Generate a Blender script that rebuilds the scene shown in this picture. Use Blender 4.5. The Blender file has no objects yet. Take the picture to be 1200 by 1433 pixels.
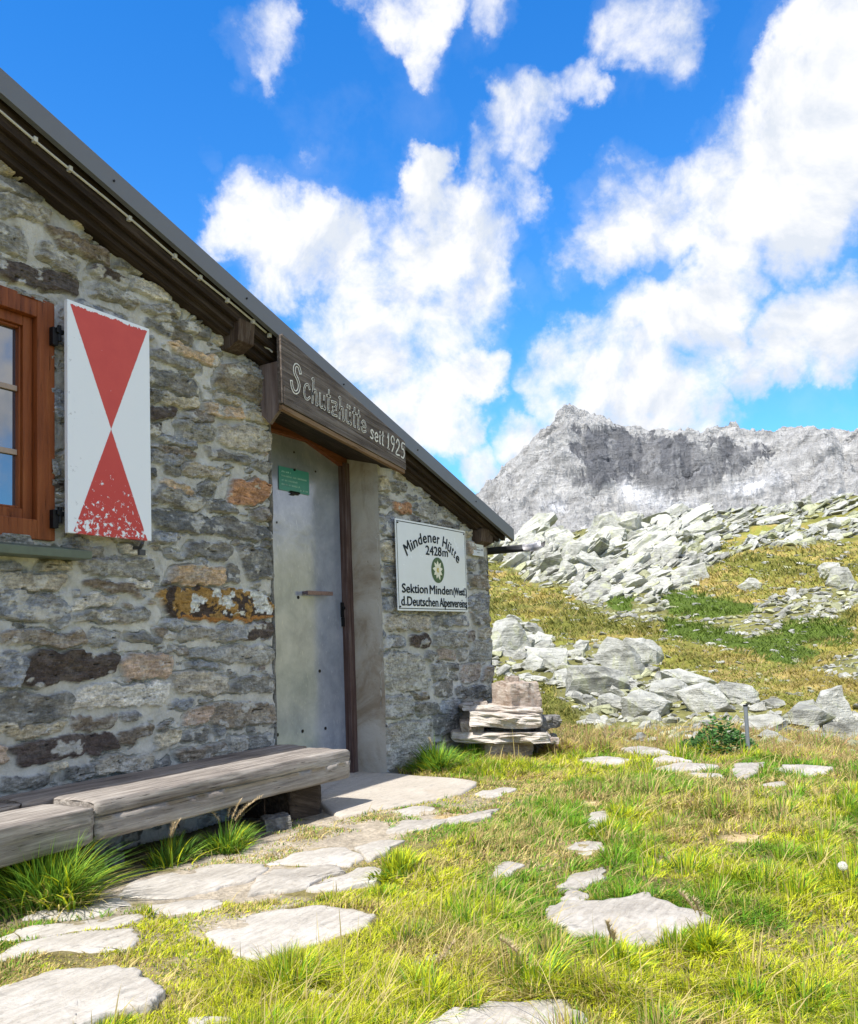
import bpy, bmesh, math, random
import numpy as np
from mathutils import Vector, Matrix
SC = bpy.context.scene
COL = SC.collection
rad = math.radians

# ------------------------------------------------------------------ camera
class Cam:
    """pin-hole model of the photograph: used to turn traced outlines into metres on a known plane"""
    def __init__(s, F=1200., cx=600., cy=800., head=.53452724, pitch=.07856546, roll=-.03646284, h=1.0):
        s.F, s.cx, s.cy = F, cx, cy
        f = np.array([math.cos(head)*math.cos(pitch), math.sin(head)*math.cos(pitch), math.sin(pitch)])
        r = np.array([math.sin(head), -math.cos(head), 0.]); u = np.cross(r, f)
        c, n = math.cos(roll), math.sin(roll)
        s.r, s.u, s.f = c*r+n*u, -n*r+c*u, f
        s.o = np.array([0., 0., h])
    def ray(s, x, y):
        return (x-s.cx)/s.F*s.r + (s.cy-y)/s.F*s.u + s.f
    def at(s, x, y, ax, val):
        d = s.ray(x, y); return s.o + (val-s.o[ax])/d[ax]*d
CAM = Cam()
cd = bpy.data.cameras.new('camera'); cam = bpy.data.objects.new('camera', cd); COL.objects.link(cam)
cd.sensor_fit = 'HORIZONTAL'; cd.sensor_width = 36; cd.lens = 36; cd.shift_y = 83.5/1200
cd.clip_start = .05; cd.clip_end = 6000
M = Matrix.Identity(4)
for i in range(3):
    M[i][0], M[i][1], M[i][2], M[i][3] = CAM.r[i], CAM.u[i], -CAM.f[i], CAM.o[i]
cam.matrix_world = M
SC.camera = cam
SC.view_settings.view_transform = 'Standard'; SC.view_settings.look = 'None'
SC.view_settings.exposure = 0.65; SC.view_settings.gamma = 1
SC.cycles.max_bounces = 6
SC.render.film_transparent = False

# ------------------------------------------------------------------ sun + sky
SUN = Vector((-.56, .016, .83)).normalized()
sd = bpy.data.lights.new('sun', 'SUN'); sun = bpy.data.objects.new('sun', sd); COL.objects.link(sun)
sd.energy = 4.6; sd.angle = rad(.5); sd.color = (1, .955, .88)
sun.rotation_euler = SUN.to_track_quat('Z', 'Y').to_euler()
W = bpy.data.worlds.new('World'); SC.world = W; W.use_nodes = True
nt = W.node_tree; nt.nodes.clear()
def N(t, **k):
    n = nt.nodes.new(t)
    for a, b in k.items():
        if a == 'inp':
            for i, v in b.items():
                if isinstance(v, bpy.types.NodeSocket): nt.links.new(v, n.inputs[i])
                else: n.inputs[i].default_value = v
        else: setattr(n, a, b)
    return n
def Mt(op, a, b=0., c=0., clamp=False):
    n = N('ShaderNodeMath', operation=op, inp={0: a, 1: b, 2: c}); n.use_clamp = clamp; return n.outputs[0]
sky = N('ShaderNodeTexSky', sky_type='NISHITA', sun_disc=False)
sky.sun_elevation = math.asin(SUN.z); sky.sun_rotation = math.atan2(SUN.x, SUN.y) % (2*math.pi)
sky.altitude = 2400; sky.air_density = 1.3; sky.dust_density = .4; sky.ozone_density = 2.0
hs = N('ShaderNodeHueSaturation', inp={'Saturation': 1.1, 'Value': 1.18, 'Color': sky.outputs[0]})
tc = N('ShaderNodeTexCoord'); dirv = tc.outputs['Generated']
up_ = N('ShaderNodeSeparateXYZ', inp={0: dirv}).outputs[2]
tcol = N('ShaderNodeMix', data_type='RGBA', inp={0: N('ShaderNodeMapRange', inp={0: up_, 1: .08, 2: .62, 3: 0., 4: 1.}).outputs[0], 6: (.46, .80, 1.02, 1), 7: (.17, .70, 1.12, 1)})
tint = N('ShaderNodeMix', data_type='RGBA', blend_type='MULTIPLY', inp={0: 1., 6: hs.outputs[0], 7: tcol.outputs[2]})
nA = N('ShaderNodeTexNoise', inp={'Vector': dirv, 'Scale': 5.5, 'Detail': 9., 'Roughness': .6, 'Distortion': .35}).outputs[0]
nB = N('ShaderNodeTexNoise', inp={'Vector': dirv, 'Scale': 17., 'Detail': 7., 'Roughness': .62, 'Distortion': .2}).outputs[0]
dv2 = N('ShaderNodeVectorMath', operation='ADD', inp={0: dirv, 1: (-.018, .012, .022)}).outputs[0]
nA2 = N('ShaderNodeTexNoise', inp={'Vector': dv2, 'Scale': 5.5, 'Detail': 9., 'Roughness': .6, 'Distortion': .35}).outputs[0]
nC = N('ShaderNodeTexNoise', inp={'Vector': dirv, 'Scale': 2.2, 'Detail': 5., 'Roughness': .55}).outputs[0]
wn_ = N('ShaderNodeTexNoise', inp={'Vector': dirv, 'Scale': 7.0, 'Detail': 7., 'Roughness': .6}).outputs['Color']
wsub = N('ShaderNodeVectorMath', operation='SUBTRACT', inp={0: wn_, 1: (.5, .5, .5)}).outputs[0]
dirw = N('ShaderNodeVectorMath', operation='MULTIPLY_ADD', inp={0: wsub, 1: (.15, .15, .15), 2: dirv}).outputs[0]
dirw = N('ShaderNodeVectorMath', operation='NORMALIZE', inp={0: dirw}).outputs[0]
CL = [(300,312,42,.9),(350,285,62,1),(405,330,72,1),(455,330,60,1),(345,245,28,.7),(520,330,54,.75),(595,238,36,1),(600,300,56,1),(645,350,74,1),
 (560,395,85,.95),(640,425,75,.9),(520,470,70,1),(600,520,80,1),(672,522,44,1),(550,575,66,1),(480,430,46,.85),(620,590,52,.9),(652,607,32,.8),(670,662,40,.7),(738,620,50,.8),
 (757,148,50,1),(728,200,50,.95),(700,238,45,.7),(825,122,34,.8),(715,285,40,.85),(560,5,56,.85),(612,28,46,.9),(600,72,32,.8),(700,8,34,.5),(500,5,30,.5),
 (905,22,58,.8),(960,18,30,.6),(365,62,46,.7),(275,190,24,.35),(430,210,24,.3),
 (1150,60,62,1),(1180,130,90,1.1),(1090,112,56,1),(1100,200,105,1.2),(1020,200,50,1),(1000,260,75,1.1),(925,258,46,1),(900,300,72,1.1),(830,325,60,1),(1180,225,90,1),
 (1120,290,85,1),(1020,320,62,1),(1010,380,50,.8),(960,392,30,.6),(790,370,30,.6),(740,400,30,.4),(960,430,62,1),(880,455,72,1),(800,485,56,.9),(765,530,44,.8),(870,530,80,1),
 (945,550,72,1),(990,490,40,.8),(860,590,70,1),(790,600,56,.85),(1100,470,62,.95),(1170,462,62,.95),(1120,425,34,.8),(1160,510,40,.7),(1050,500,40,.7),(1185,598,26,.35),(720,340,30,.3)]
field = None
for (x, y, r, s) in CL:
    d = CAM.ray(x, y); d /= np.linalg.norm(d)
    a = math.atan(r/1200.)
    dp = N('ShaderNodeVectorMath', operation='DOT_PRODUCT', inp={0: dirw, 1: tuple(d)}).outputs['Value']
    mr = N('ShaderNodeMapRange', interpolation_type='SMOOTHSTEP', inp={0: dp, 1: math.cos(a*1.38), 2: math.cos(a*.2), 3: 0., 4: s*.95}).outputs[0]
    field = mr if field is None else N('ShaderNodeMath', operation='SMOOTH_MAX', inp={0: field, 1: mr, 2: .12}).outputs[0]
field = Mt('MINIMUM', field, 1.25)
front = N('ShaderNodeVectorMath', operation='DOT_PRODUCT', inp={0: dirv, 1: tuple(CAM.f)}).outputs['Value']
rest = N('ShaderNodeMapRange', interpolation_type='SMOOTHSTEP', inp={0: front, 1: .70, 2: .45, 3: 0., 4: 1.}).outputs[0]
gen = N('ShaderNodeMapRange', interpolation_type='SMOOTHSTEP', inp={0: nC, 1: .40, 2: .56, 3: 0., 4: 1.}).outputs[0]  # clouds outside the view, added to give the scene white light
field = Mt('ADD', field, Mt('MULTIPLY', gen, rest))
wob = Mt('ADD', Mt('MULTIPLY', Mt('SUBTRACT', nA, .5), 1.5), Mt('MULTIPLY', Mt('SUBTRACT', nB, .5), 1.5))
dens = Mt('ADD', field, Mt('MULTIPLY', wob, Mt('MINIMUM', 1., Mt('MULTIPLY_ADD', field, 2.2, .22))))
mask = N('ShaderNodeMapRange', interpolation_type='SMOOTHSTEP', inp={0: dens, 1: .24, 2: 1.05, 3: 0., 4: 1.}).outputs[0]
faint = N('ShaderNodeMapRange', inp={0: Mt('ADD', field, Mt('MULTIPLY', Mt('SUBTRACT', nA, .5), 1.6)), 1: 0.15, 2: 1.4, 3: 0., 4: .35}).outputs[0]
mask = Mt('MAXIMUM', mask, faint)
shd = N('ShaderNodeMapRange', inp={0: Mt('ADD', Mt('MULTIPLY', Mt('SUBTRACT', nA, nA2), 5.5), Mt('MULTIPLY', Mt('SUBTRACT', .56, nC), 1.6)), 1: -.30, 2: .30, 3: 0., 4: 1.}).outputs[0]
ccol = N('ShaderNodeMix', data_type='RGBA', inp={0: shd, 6: (3.5, 3.75, 4.15, 1), 7: (4.7, 4.7, 4.75, 1)})
mix = N('ShaderNodeMix', data_type='RGBA', inp={0: mask, 6: tint.outputs[2], 7: ccol.outputs[2]})
bg = N('ShaderNodeBackground', inp={0: mix.outputs[2], 1: .145})
wo = N('ShaderNodeOutputWorld', inp={0: bg.outputs[0]})

# ------------------------------------------------------------------ numpy noise
RS = np.random.RandomState(7)
_T = RS.rand(256, 256, 2).astype(np.float32)
def vn(x, y, s=0):
    x = np.asarray(x, float)+s*17.37; y = np.asarray(y, float)+s*5.91
    xi = np.floor(x).astype(int); yi = np.floor(y).astype(int); fx = x-xi; fy = y-yi
    fx = fx*fx*(3-2*fx); fy = fy*fy*(3-2*fy)
    k = s & 1
    g = lambda a, b: _T[a & 255, b & 255, k]
    return (g(xi, yi)*(1-fx)+g(xi+1, yi)*fx)*(1-fy)+(g(xi, yi+1)*(1-fx)+g(xi+1, yi+1)*fx)*fy
def fbm(x, y, o=4, s=0, rough=.5):
    v = 0; a = 1; t = 0
    for i in range(o):
        v = v+a*vn(x*2**i, y*2**i, s+i); t += a; a *= rough
    return v/t
def ridge(x, y, o=5, s=0, rough=.55):
    v = 0; a = 1; t = 0
    for i in range(o):
        v = v+a*(1-np.abs(2*vn(x*2**i, y*2**i, s+i)-1)); t += a; a *= rough
    return v/t
def sst(a, b, x):
    t = np.clip((x-a)/(b-a), 0, 1); return t*t*(3-2*t)
def inpoly(px, py, poly):
    ins = np.zeros(np.shape(px), bool); n = len(poly); j = n-1
    for i in range(n):
        xi, yi = poly[i]; xj, yj = poly[j]
        if yi != yj:
            c = ((yi > py) != (yj > py)) & (px < (xj-xi)*(py-yi)/(yj-yi)+xi)
            ins ^= c
        j = i
    return ins
# ------------------------------------------------------------------ object helpers
def tag(o, label=None, cat=None, group=None, kind=None):
    if label: o['label'] = label
    if cat: o['category'] = cat
    if group: o['group'] = group
    if kind: o['kind'] = kind
    return o
def link(name, me, parent=None, mat=None):
    o = bpy.data.objects.new(name, me); COL.objects.link(o)
    if parent: o.parent = parent
    if mat is not None and me is not None:
        me.materials.clear(); me.materials.append(mat)
    return o
def empty(name, loc=(0, 0, 0)):
    o = bpy.data.objects.new(name, None); COL.objects.link(o); o.location = loc; o.empty_display_size = .1
    return o
def npmesh(name, V, Fc, cols=None, smooth=False, nper=4):
    """V (n,3); Fc (m,nper) or list of such arrays"""
    if not isinstance(Fc, list): Fc = [Fc]
    me = bpy.data.meshes.new(name)
    V = np.ascontiguousarray(V, np.float32)
    loops = np.concatenate([f.ravel() for f in Fc]).astype(np.int32)
    tot = np.concatenate([np.full(len(f), f.shape[1], np.int32) for f in Fc])
    st = np.concatenate([[0], np.cumsum(tot)[:-1]]).astype(np.int32)
    me.vertices.add(len(V)); me.vertices.foreach_set('co', V.ravel())
    me.loops.add(len(loops)); me.loops.foreach_set('vertex_index', loops)
    me.polygons.add(len(tot)); me.polygons.foreach_set('loop_start', st)
    try: me.polygons.foreach_set('loop_total', tot)
    except Exception: pass
    if cols is not None:
        ca = me.color_attributes.new('Col', 'FLOAT_COLOR', 'POINT')
        c = np.ones((len(V), 4), np.float32); c[:, :cols.shape[1]] = cols
        ca.data.foreach_set('color', c.ravel())
    me.update(calc_edges=True); me.validate()
    me.polygons.foreach_set('use_smooth', np.full(len(me.polygons), smooth))
    return me
def gridfaces(nu, nv):
    i = np.arange(nu-1)[:, None]*nv+np.arange(nv-1)[None]
    i = i.ravel(); return np.stack([i, i+1, i+nv+1, i+nv], 1)
def boxmesh(bm, lo, hi):
    r = bmesh.ops.create_cube(bm, size=1)
    c = [(a+b)/2 for a, b in zip(lo, hi)]; s = [abs(b-a) for a, b in zip(lo, hi)]
    for v in r['verts']: v.co = Vector((v.co[0]*s[0]+c[0], v.co[1]*s[1]+c[1], v.co[2]*s[2]+c[2]))
    return r['verts']
def fin(bm, name, mat, parent=None, bevel=0, smooth=False):
    if bevel: bmesh.ops.bevel(bm, geom=bm.edges[:], offset=bevel, segments=2, affect='EDGES', profile=.6)
    bmesh.ops.recalc_face_normals(bm, faces=bm.faces[:])
    me = bpy.data.meshes.new(name); bm.to_mesh(me); bm.free()
    for p in me.polygons: p.use_smooth = smooth
    return link(name, me, parent, mat)
def box(name, lo, hi, mat, parent=None, bevel=.003):
    bm = bmesh.new(); boxmesh(bm, lo, hi); return fin(bm, name, mat, parent, bevel)
def prism(name, poly, y0, y1, mat, parent=None, bevel=0):
    """polygon in (x,z) extruded in y"""
    bm = bmesh.new()
    a = [bm.verts.new((p[0], y0, p[1])) for p in poly]; b = [bm.verts.new((p[0], y1, p[1])) for p in poly]
    bm.faces.new(a); bm.faces.new(b[::-1])
    n = len(poly)
    for i in range(n): bm.faces.new([a[i], b[i], b[(i+1) % n], a[(i+1) % n]])
    return fin(bm, name, mat, parent, bevel)
def tube(bm, pts, r, n=8, cap=True, r1=None):
    pts = [Vector(p) for p in pts]; rings = []
    for i, p in enumerate(pts):
        t = (pts[min(i+1, len(pts)-1)]-pts[max(i-1, 0)]).normalized()
        a = t.orthogonal().normalized() if abs(t.z) > .95 else t.cross(Vector((0, 0, 1))).normalized()
        b = t.cross(a)
        rr = r if r1 is None else r+(r1-r)*i/(len(pts)-1)
        rings.append([bm.verts.new(p+rr*(math.cos(k*2*math.pi/n)*a+math.sin(k*2*math.pi/n)*b)) for k in range(n)])
    for i in range(len(rings)-1):
        for k in range(n): bm.faces.new([rings[i][k], rings[i][(k+1) % n], rings[i+1][(k+1) % n], rings[i+1][k]])
    if cap: bm.faces.new(rings[0][::-1]); bm.faces.new(rings[-1])

# ------------------------------------------------------------------ materials
class MatB:
    def __init__(s, name):
        s.m = bpy.data.materials.new(name); s.m.use_nodes = True; s.t = s.m.node_tree; s.t.nodes.clear()
        s.out = s.n('ShaderNodeOutputMaterial'); s.p = s.n('ShaderNodeBsdfPrincipled')
        s.t.links.new(s.p.outputs[0], s.out.inputs[0]); s.tc = s.n('ShaderNodeTexCoord')
    def n(s, t, inp=None, **k):
        n = s.t.nodes.new(t)
        for a, b in k.items(): setattr(n, a, b)
        if inp:
            for i, v in inp.items():
                if isinstance(v, bpy.types.NodeSocket): s.t.links.new(v, n.inputs[i])
                else: n.inputs[i].default_value = v
        return n
    def map(s, scale=(1, 1, 1), rot=(0, 0, 0), src='Object'):
        return s.n('ShaderNodeMapping', {0: s.tc.outputs[src], 'Scale': scale, 'Rotation': rot}).outputs[0]
    def noise(s, vec, scale, detail=5, rough=.6, dist=0, out=0):
        return s.n('ShaderNodeTexNoise', {'Vector': vec, 'Scale': scale, 'Detail': detail, 'Roughness': rough, 'Distortion': dist}).outputs[out]
    def ramp(s, f, stops, const=False):
        r = s.n('ShaderNodeValToRGB', {0: f}); e = r.color_ramp.elements
        if const: r.color_ramp.interpolation = 'CONSTANT'
        while len(e) < len(stops): e.new(.5)
        for k, (p, c) in enumerate(stops):
            e[k].position = p; e[k].color = (*c, 1) if len(c) == 3 else c
        return r.outputs[0]
    def mr(s, f, a, b, c=0., d=1.):
        return s.n('ShaderNodeMapRange', {0: f, 1: a, 2: b, 3: c, 4: d}).outputs[0]
    def mix(s, f, a, b, mode='MIX'):
        return s.n('ShaderNodeMix', {0: f, 6: a if isinstance(a, bpy.types.NodeSocket) else (*a, 1), 7: b if isinstance(b, bpy.types.NodeSocket) else (*b, 1)}, data_type='RGBA', blend_type=mode).outputs[2]
    def math(s, op, a, b=0.):
        return s.n('ShaderNodeMath', {0: a, 1: b}, operation=op).outputs[0]
    def bump(s, h, strength=.5, dist=.01, nrm=None):
        d = {'Strength': strength, 'Distance': dist, 'Height': h}
        if nrm: d['Normal'] = nrm
        return s.n('ShaderNodeBump', d).outputs[0]
    def set(s, **k):
        nm = {'col': 'Base Color', 'rough': 'Roughness', 'metal': 'Metallic', 'nrm': 'Normal', 'spec': 'Specular IOR Level'}
        for a, v in k.items():
            i = s.p.inputs[nm.get(a, a)]
            if isinstance(v, bpy.types.NodeSocket): s.t.links.new(v, i)
            else: i.default_value = (*v, 1) if isinstance(v, tuple) and len(v) == 3 else v
        return s
    def attr(s): return s.n('ShaderNodeVertexColor', layer_name='Col').outputs[0]

def mat_masonry():
    b = MatB('rubble_masonry'); c = b.attr(); a = b.n('ShaderNodeVertexColor', layer_name='Col').outputs['Alpha']
    v = b.map((1, 1, 1)); v2 = b.map((7, 7, 26), (0, .12, 0))
    n1 = b.noise(v2, 2.2, 7, .68, .5); n2 = b.noise(v, 46, 5, .7); n3 = b.noise(v, 9, 5, .6)
    n4 = b.noise(v, 150, 3, .6)
    f = b.mr(n1, .3, .72, .62, 1.42); g = b.mr(n2, .3, .7, .6, 1.5)
    # stones get foliation, mortar stays smooth
    fm = b.n('ShaderNodeMix', {0: a, 2: 1., 3: f}).outputs[0]
    gm = b.n('ShaderNodeMix', {0: a, 2: b.mr(n2, .3, .7, .9, 1.1), 3: g}).outputs[0]
    k = b.math('MULTIPLY', fm, gm); k = b.math('MULTIPLY', k, b.mr(n3, .3, .7, .8, 1.22))
    kc = b.n('ShaderNodeCombineXYZ', {0: k, 1: k, 2: k}).outputs[0]
    col = b.n('ShaderNodeVectorMath', {0: c, 1: kc}, operation='MULTIPLY').outputs[0]
    spk = b.math('MULTIPLY', b.mr(n4, .66, .74), a)
    col = b.mix(b.math('MULTIPLY', spk, .55), col, (.55, .54, .50))
    blot = b.math('MULTIPLY', b.mr(b.noise(v, 5, 6, .7, 1.), .56, .66), .4)
    col = b.mix(blot, col, b.mix(.55, col, (.30, .25, .17)))
    h = b.math('ADD', b.math('MULTIPLY', b.math('MULTIPLY', n1, a), 1.3), b.math('MULTIPLY', n2, .8))
    h = b.math('ADD', h, b.math('MULTIPLY', n4, .15))
    return b.set(col=col, rough=.85, spec=.3, nrm=b.bump(h, .9, .012)).m
def mat_rock(name, cols, lichen=.5, sc=1., strat=1., bump=.05):
    b = MatB(name); v = b.map((1, 1, 1)); oi = b.n('ShaderNodeObjectInfo').outputs['Random']
    n1 = b.noise(v, 3.*sc, 8, .68, .3); n2 = b.noise(v, 14*sc, 6, .7); n3 = b.noise(v, 40*sc, 4, .7)
    ms = b.noise(b.map((2*sc, 2*sc, 12*sc), (.35, .2, 0)), 1.5, 6, .65, .4)
    f = b.math('ADD', b.math('MULTIPLY', n1, .6), b.math('MULTIPLY', ms, .4*strat))
    col = b.ramp(b.math('ADD', f, b.mr(oi, 0, 1, -.11, .08)), [(.32, cols[0]), (.47, cols[1]), (.62, cols[2])])
    col = b.mix(b.mr(n2, .38, .3, 0, .55), col, (.09, .09, .085))
    col = b.mix(b.math('MULTIPLY', b.mr(b.noise(v, 2.2*sc, 7, .72, .8), .52, .62), lichen), col, (.42, .44, .24))
    col = b.mix(b.mr(n3, .60, .72, 0, .4), col, (.50, .50, .46))
    h = b.math('ADD', b.math('ADD', n1, b.math('MULTIPLY', n2, .5)), b.math('ADD', b.math('MULTIPLY', n3, .25), b.math('MULTIPLY', ms, .6)))
    return b.set(col=col, rough=.9, spec=.25, nrm=b.bump(h, .8, bump)).m
def mat_wood(name, c0, c1, c2, axis=0, rough=.75, scale=1., slope=0.):
    b = MatB(name); s = [38*scale]*3; s[axis] = 1.6*scale
    v = b.n('ShaderNodeMapping', {0: b.map((1, 1, 1), (0, slope, 0)), 'Scale': tuple(s)}).outputs[0]; v2 = b.map((1, 1, 1))
    n1 = b.noise(v, 1., 8, .7, .35); n2 = b.noise(v, 4., 4, .6); n3 = b.noise(v2, 2.5, 5, .6)
    col = b.ramp(b.math('ADD', b.math('MULTIPLY', n1, .75), b.math('MULTIPLY', n3, .3)), [(.36, c0), (.52, c1), (.68, c2)])
    crack = b.mr(n2, .36, .30)
    col = b.mix(b.math('MULTIPLY', crack, .75), col, tuple(.35*x for x in c0))
    h = b.math('SUBTRACT', n1, b.math('MULTIPLY', crack, .7))
    return b.set(col=col, rough=rough, spec=.25, nrm=b.bump(h, .8, .008)).m
def plain(name, c, rough=.5, metal=0., var=.12, sc=20, bump=.0, spec=.5):
    b = MatB(name); v = b.map(); n = b.noise(v, sc, 6, .65)
    k = b.mr(n, .3, .7, 1-var, 1+var)
    kc = b.n('ShaderNodeCombineXYZ', {0: k, 1: k, 2: k}).outputs[0]
    col = b.n('ShaderNodeVectorMath', {0: (*c,), 1: kc}, operation='MULTIPLY').outputs[0]
    b.set(col=col, rough=b.mr(n, .3, .7, max(rough-.08, .02), min(rough+.08, 1)), metal=metal, spec=spec)
    if bump: b.set(nrm=b.bump(n, .5, bump))
    return b.m

MAS = mat_masonry()
SLATE = plain('roof_metal', (.13, .14, .16), .42, .0, .08, 8, spec=.6)
DARKWOOD = mat_wood('dark_verge_wood', (.012, .008, .006), (.030, .019, .013), (.085, .062, .046), 0, slope=-.297)
SIGNWOOD = mat_wood('sign_wood', (.05, .038, .03), (.125, .10, .085), (.26, .225, .20), 0, slope=-.15)
EDGEWOOD = mat_wood('pale_edge_wood', (.10, .055, .03), (.20, .12, .065), (.30, .21, .13), 0, slope=-.15)
BEAMWOOD = mat_wood('purlin_wood', (.03, .018, .013), (.07, .045, .032), (.14, .11, .09), 2)
GREYWOOD = mat_wood('silvered_bench_wood', (.075, .062, .055), (.25, .22, .195), (.46, .42, .375), 0, .85)
TOPWOOD = mat_wood('bench_top_wood', (.08, .06, .05), (.24, .195, .16), (.42, .36, .31), 0, .85)
JAMBWOOD = mat_wood('jamb_wood', (.045, .022, .016), (.11, .065, .055), (.21, .17, .155), 2)
FRAMEWOOD = mat_wood('orange_window_wood', (.13, .032, .009), (.23, .062, .017), (.31, .10, .03), 2, .45, .7)
HEADWOOD = mat_wood('reddish_head_wood', (.10, .03, .012), (.20, .065, .025), (.27, .11, .05), 0, .6)
BLACK = plain('black_iron', (.012, .012, .014), .5, .6, .2, 60)
WHITEP = plain('white_plastic', (.55, .54, .50), .5)
SILLM = plain('green_grey_sill', (.10, .125, .09), .5, .0, .2, 12)
ZINC = plain('zinc_gutter', (.06, .062, .068), .5, .2, .25, 10)  # dark because the gutter's shade is put into the colour
ZINCL = plain('bright_zinc', (.55, .54, .57), .35, .4, .15, 20)
STEELH = plain('rusty_handle', (.22, .15, .15), .4, .6, .3, 60)
ENAMEL = plain('white_enamel', (.76, .80, .85), .22, 0, .03, 6)
INK = plain('black_enamel', (.010, .016, .024), .6, spec=.15)
GREENE = plain('green_enamel', (.02, .09, .045), .3)
YEL = plain('yellow_enamel', (.62, .48, .10), .35)
PETAL = plain('petal_enamel', (.80, .79, .66), .35)
NOTICE = plain('green_notice', (.05, .28, .23), .35, 0, .08, 30)
NTXT = plain('pale_notice_print', (.50, .80, .70), .4)
CHALK = plain('chalk_white_paint', (.72, .70, .64), .8, 0, .25, 60)
SIGNDK = plain('letter_core', (.07, .05, .04), .8)
DARKIN = plain('dark_interior', (.02, .02, .02), .9)

def mat_render():
    b = MatB('cement_render'); v = b.map()
    n1 = b.noise(v, 2.2, 7, .65, .6); n2 = b.noise(v, 30, 5, .7); n3 = b.noise(b.map((6, 6, 1.2)), 1., 5, .6, .4)
    col = b.ramp(n1, [(.34, (.30, .245, .18)), (.45, (.44, .39, .32)), (.56, (.52, .49, .43))])
    col = b.mix(b.mr(n3, .6, .75, 0, .5), col, (.15, .10, .06))
    col = b.mix(b.mr(n2, .36, .30, 0, .7), col, (.10, .08, .06))
    return b.set(col=col, rough=.92, spec=.2, nrm=b.bump(b.math('ADD', n1, b.math('MULTIPLY', n2, .6)), .7, .015)).m
RENDERM = mat_render()
def mat_slab(name, c0, c1, c2):
    b = MatB(name); v = b.map((1, 1, 1), (0, 0, .5)); oi = b.n('ShaderNodeObjectInfo').outputs['Random']
    vs = b.map((4, 16, 4), (0, 0, .9))
    n1 = b.noise(v, 3.5, 8, .68, .4); n2 = b.noise(v, 30, 6, .72); n3 = b.noise(vs, 2.5, 6, .7, .5)
    f = b.math('ADD', b.math('MULTIPLY', n1, .55), b.math('MULTIPLY', n3, .45))
    col = b.ramp(b.math('ADD', f, b.mr(oi, 0, 1, -.05, .05)), [(.34, c0), (.50, c1), (.66, c2)])
    col = b.mix(b.mr(n2, .40, .30, 0, .75), col, (.16, .15, .135))
    wv = b.noise(b.map((1.2, 7, 2), (0, 0, .7)), 2., 8, .6, 1.2); col = b.mix(b.mr(b.math('ABSOLUTE', b.math('SUBTRACT', wv, .5)), .012, .0, 0, .3), col, (.15, .14, .13))
    col = b.mix(b.mr(b.noise(v, 12, 5, .7), .58, .68, 0, .5), col, (.20, .19, .17))
    col = b.mix(b.mr(b.noise(v, 1.7, 6, .7, .5), .55, .68, 0, .5), col, (.40, .33, .25))
    return b.set(col=col, rough=.88, spec=.25, nrm=b.bump(b.math('ADD', b.math('MULTIPLY', n2, .7), n3), .85, .01)).m
PAVE = mat_slab('paving_gneiss', (.26, .23, .195), (.45, .415, .365), (.60, .565, .52))
CONC = mat_slab('concrete_doorstep', (.38, .34, .28), (.47, .42, .355), (.54, .49, .42))
def mat_alu():
    b = MatB('dull_aluminium_sheet'); v = b.map((1, 1, 1))
    n1 = b.noise(b.map((60, 60, 3)), 1., 5, .6); n2 = b.noise(v, 3.5, 6, .65, .3); n3 = b.noise(v, 60, 4, .6)
    col = b.mix(b.mr(n2, .35, .65), (.30, .33, .41), (.48, .51, .60))
    col = b.mix(b.mr(b.noise(b.map((90, 90, 22)), 1., 4, .6), .62, .70, 0, .35), col, (.75, .76, .78))
    h = b.math('ADD', b.math('MULTIPLY', n1, .12), b.math('MULTIPLY', n2, 2.2))
    return b.set(col=col, metal=.40, rough=b.mr(n2, .3, .7, .13, .20), nrm=b.bump(h, .12, .01)).m
ALU = mat_alu()
def mat_glass():
    b = MatB('window_glass'); return b.set(col=(.035, .045, .07), rough=.02, spec=1.0, metal=0., IOR=2.1).m
GLASS = mat_glass()
def mat_shutter(x0, x1, z0, z1):
    """hour-glass of red paint over white, chipped"""
    b = MatB('painted_shutter'); v = b.map(); sp = b.n('ShaderNodeSeparateXYZ', {0: b.tc.outputs['Object']})
    u = b.mr(sp.outputs[0], x0, x1, -1, 1); w = b.mr(sp.outputs[2], z0, z1, -1, 1)
    au = b.math('ABSOLUTE', b.math('ADD', u, .0)); aw = b.math('ABSOLUTE', b.math('SUBTRACT', w, -.04))
    nz = b.noise(v, 60, 4, .6)
    d = b.math('SUBTRACT', b.math('MULTIPLY', aw, .93), au)
    d = b.math('ADD', d, b.math('MULTIPLY', b.math('SUBTRACT', nz, .5), .02))
    red = b.mr(d, -.008, .008)
    chip = b.noise(v, 34, 5, .75, .3); low = b.mr(w, -.30, -.95, .0, .17)
    top = b.mr(w, .95, .985, 0, .42); side = b.mr(b.noise(v, 3, 3), .5, .62, 0, .03)
    ch = b.mr(b.math('ADD', b.math('ADD', chip, low), b.math('ADD', top, side)), .70, .72)
    red = b.math('MULTIPLY', red, b.math('SUBTRACT', 1., ch))
    wn = b.noise(v, 26, 6, .75); white = b.mix(b.mr(wn, .66, .74, 0, .55), (.84, .87, .93), (.42, .43, .50))
    edge = b.mr(b.math('ADD', b.math('MULTIPLY', u, -.10), wn), .70, .76, 0, .6)
    white = b.mix(edge, white, (.30, .31, .36))
    rc = b.mix(b.noise(v, 8, 5, .6), (.54, .040, .036), (.68, .078, .055))
    rc = b.mix(b.mr(w, .2, -.9, 0, .6), rc, (.50, .026, .028))
    col = b.mix(red, white, rc)
    h = b.math('ADD', b.math('MULTIPLY', chip, .5), red)
    return b.set(col=col, rough=.42, nrm=b.bump(h, .4, .004)).m

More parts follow.
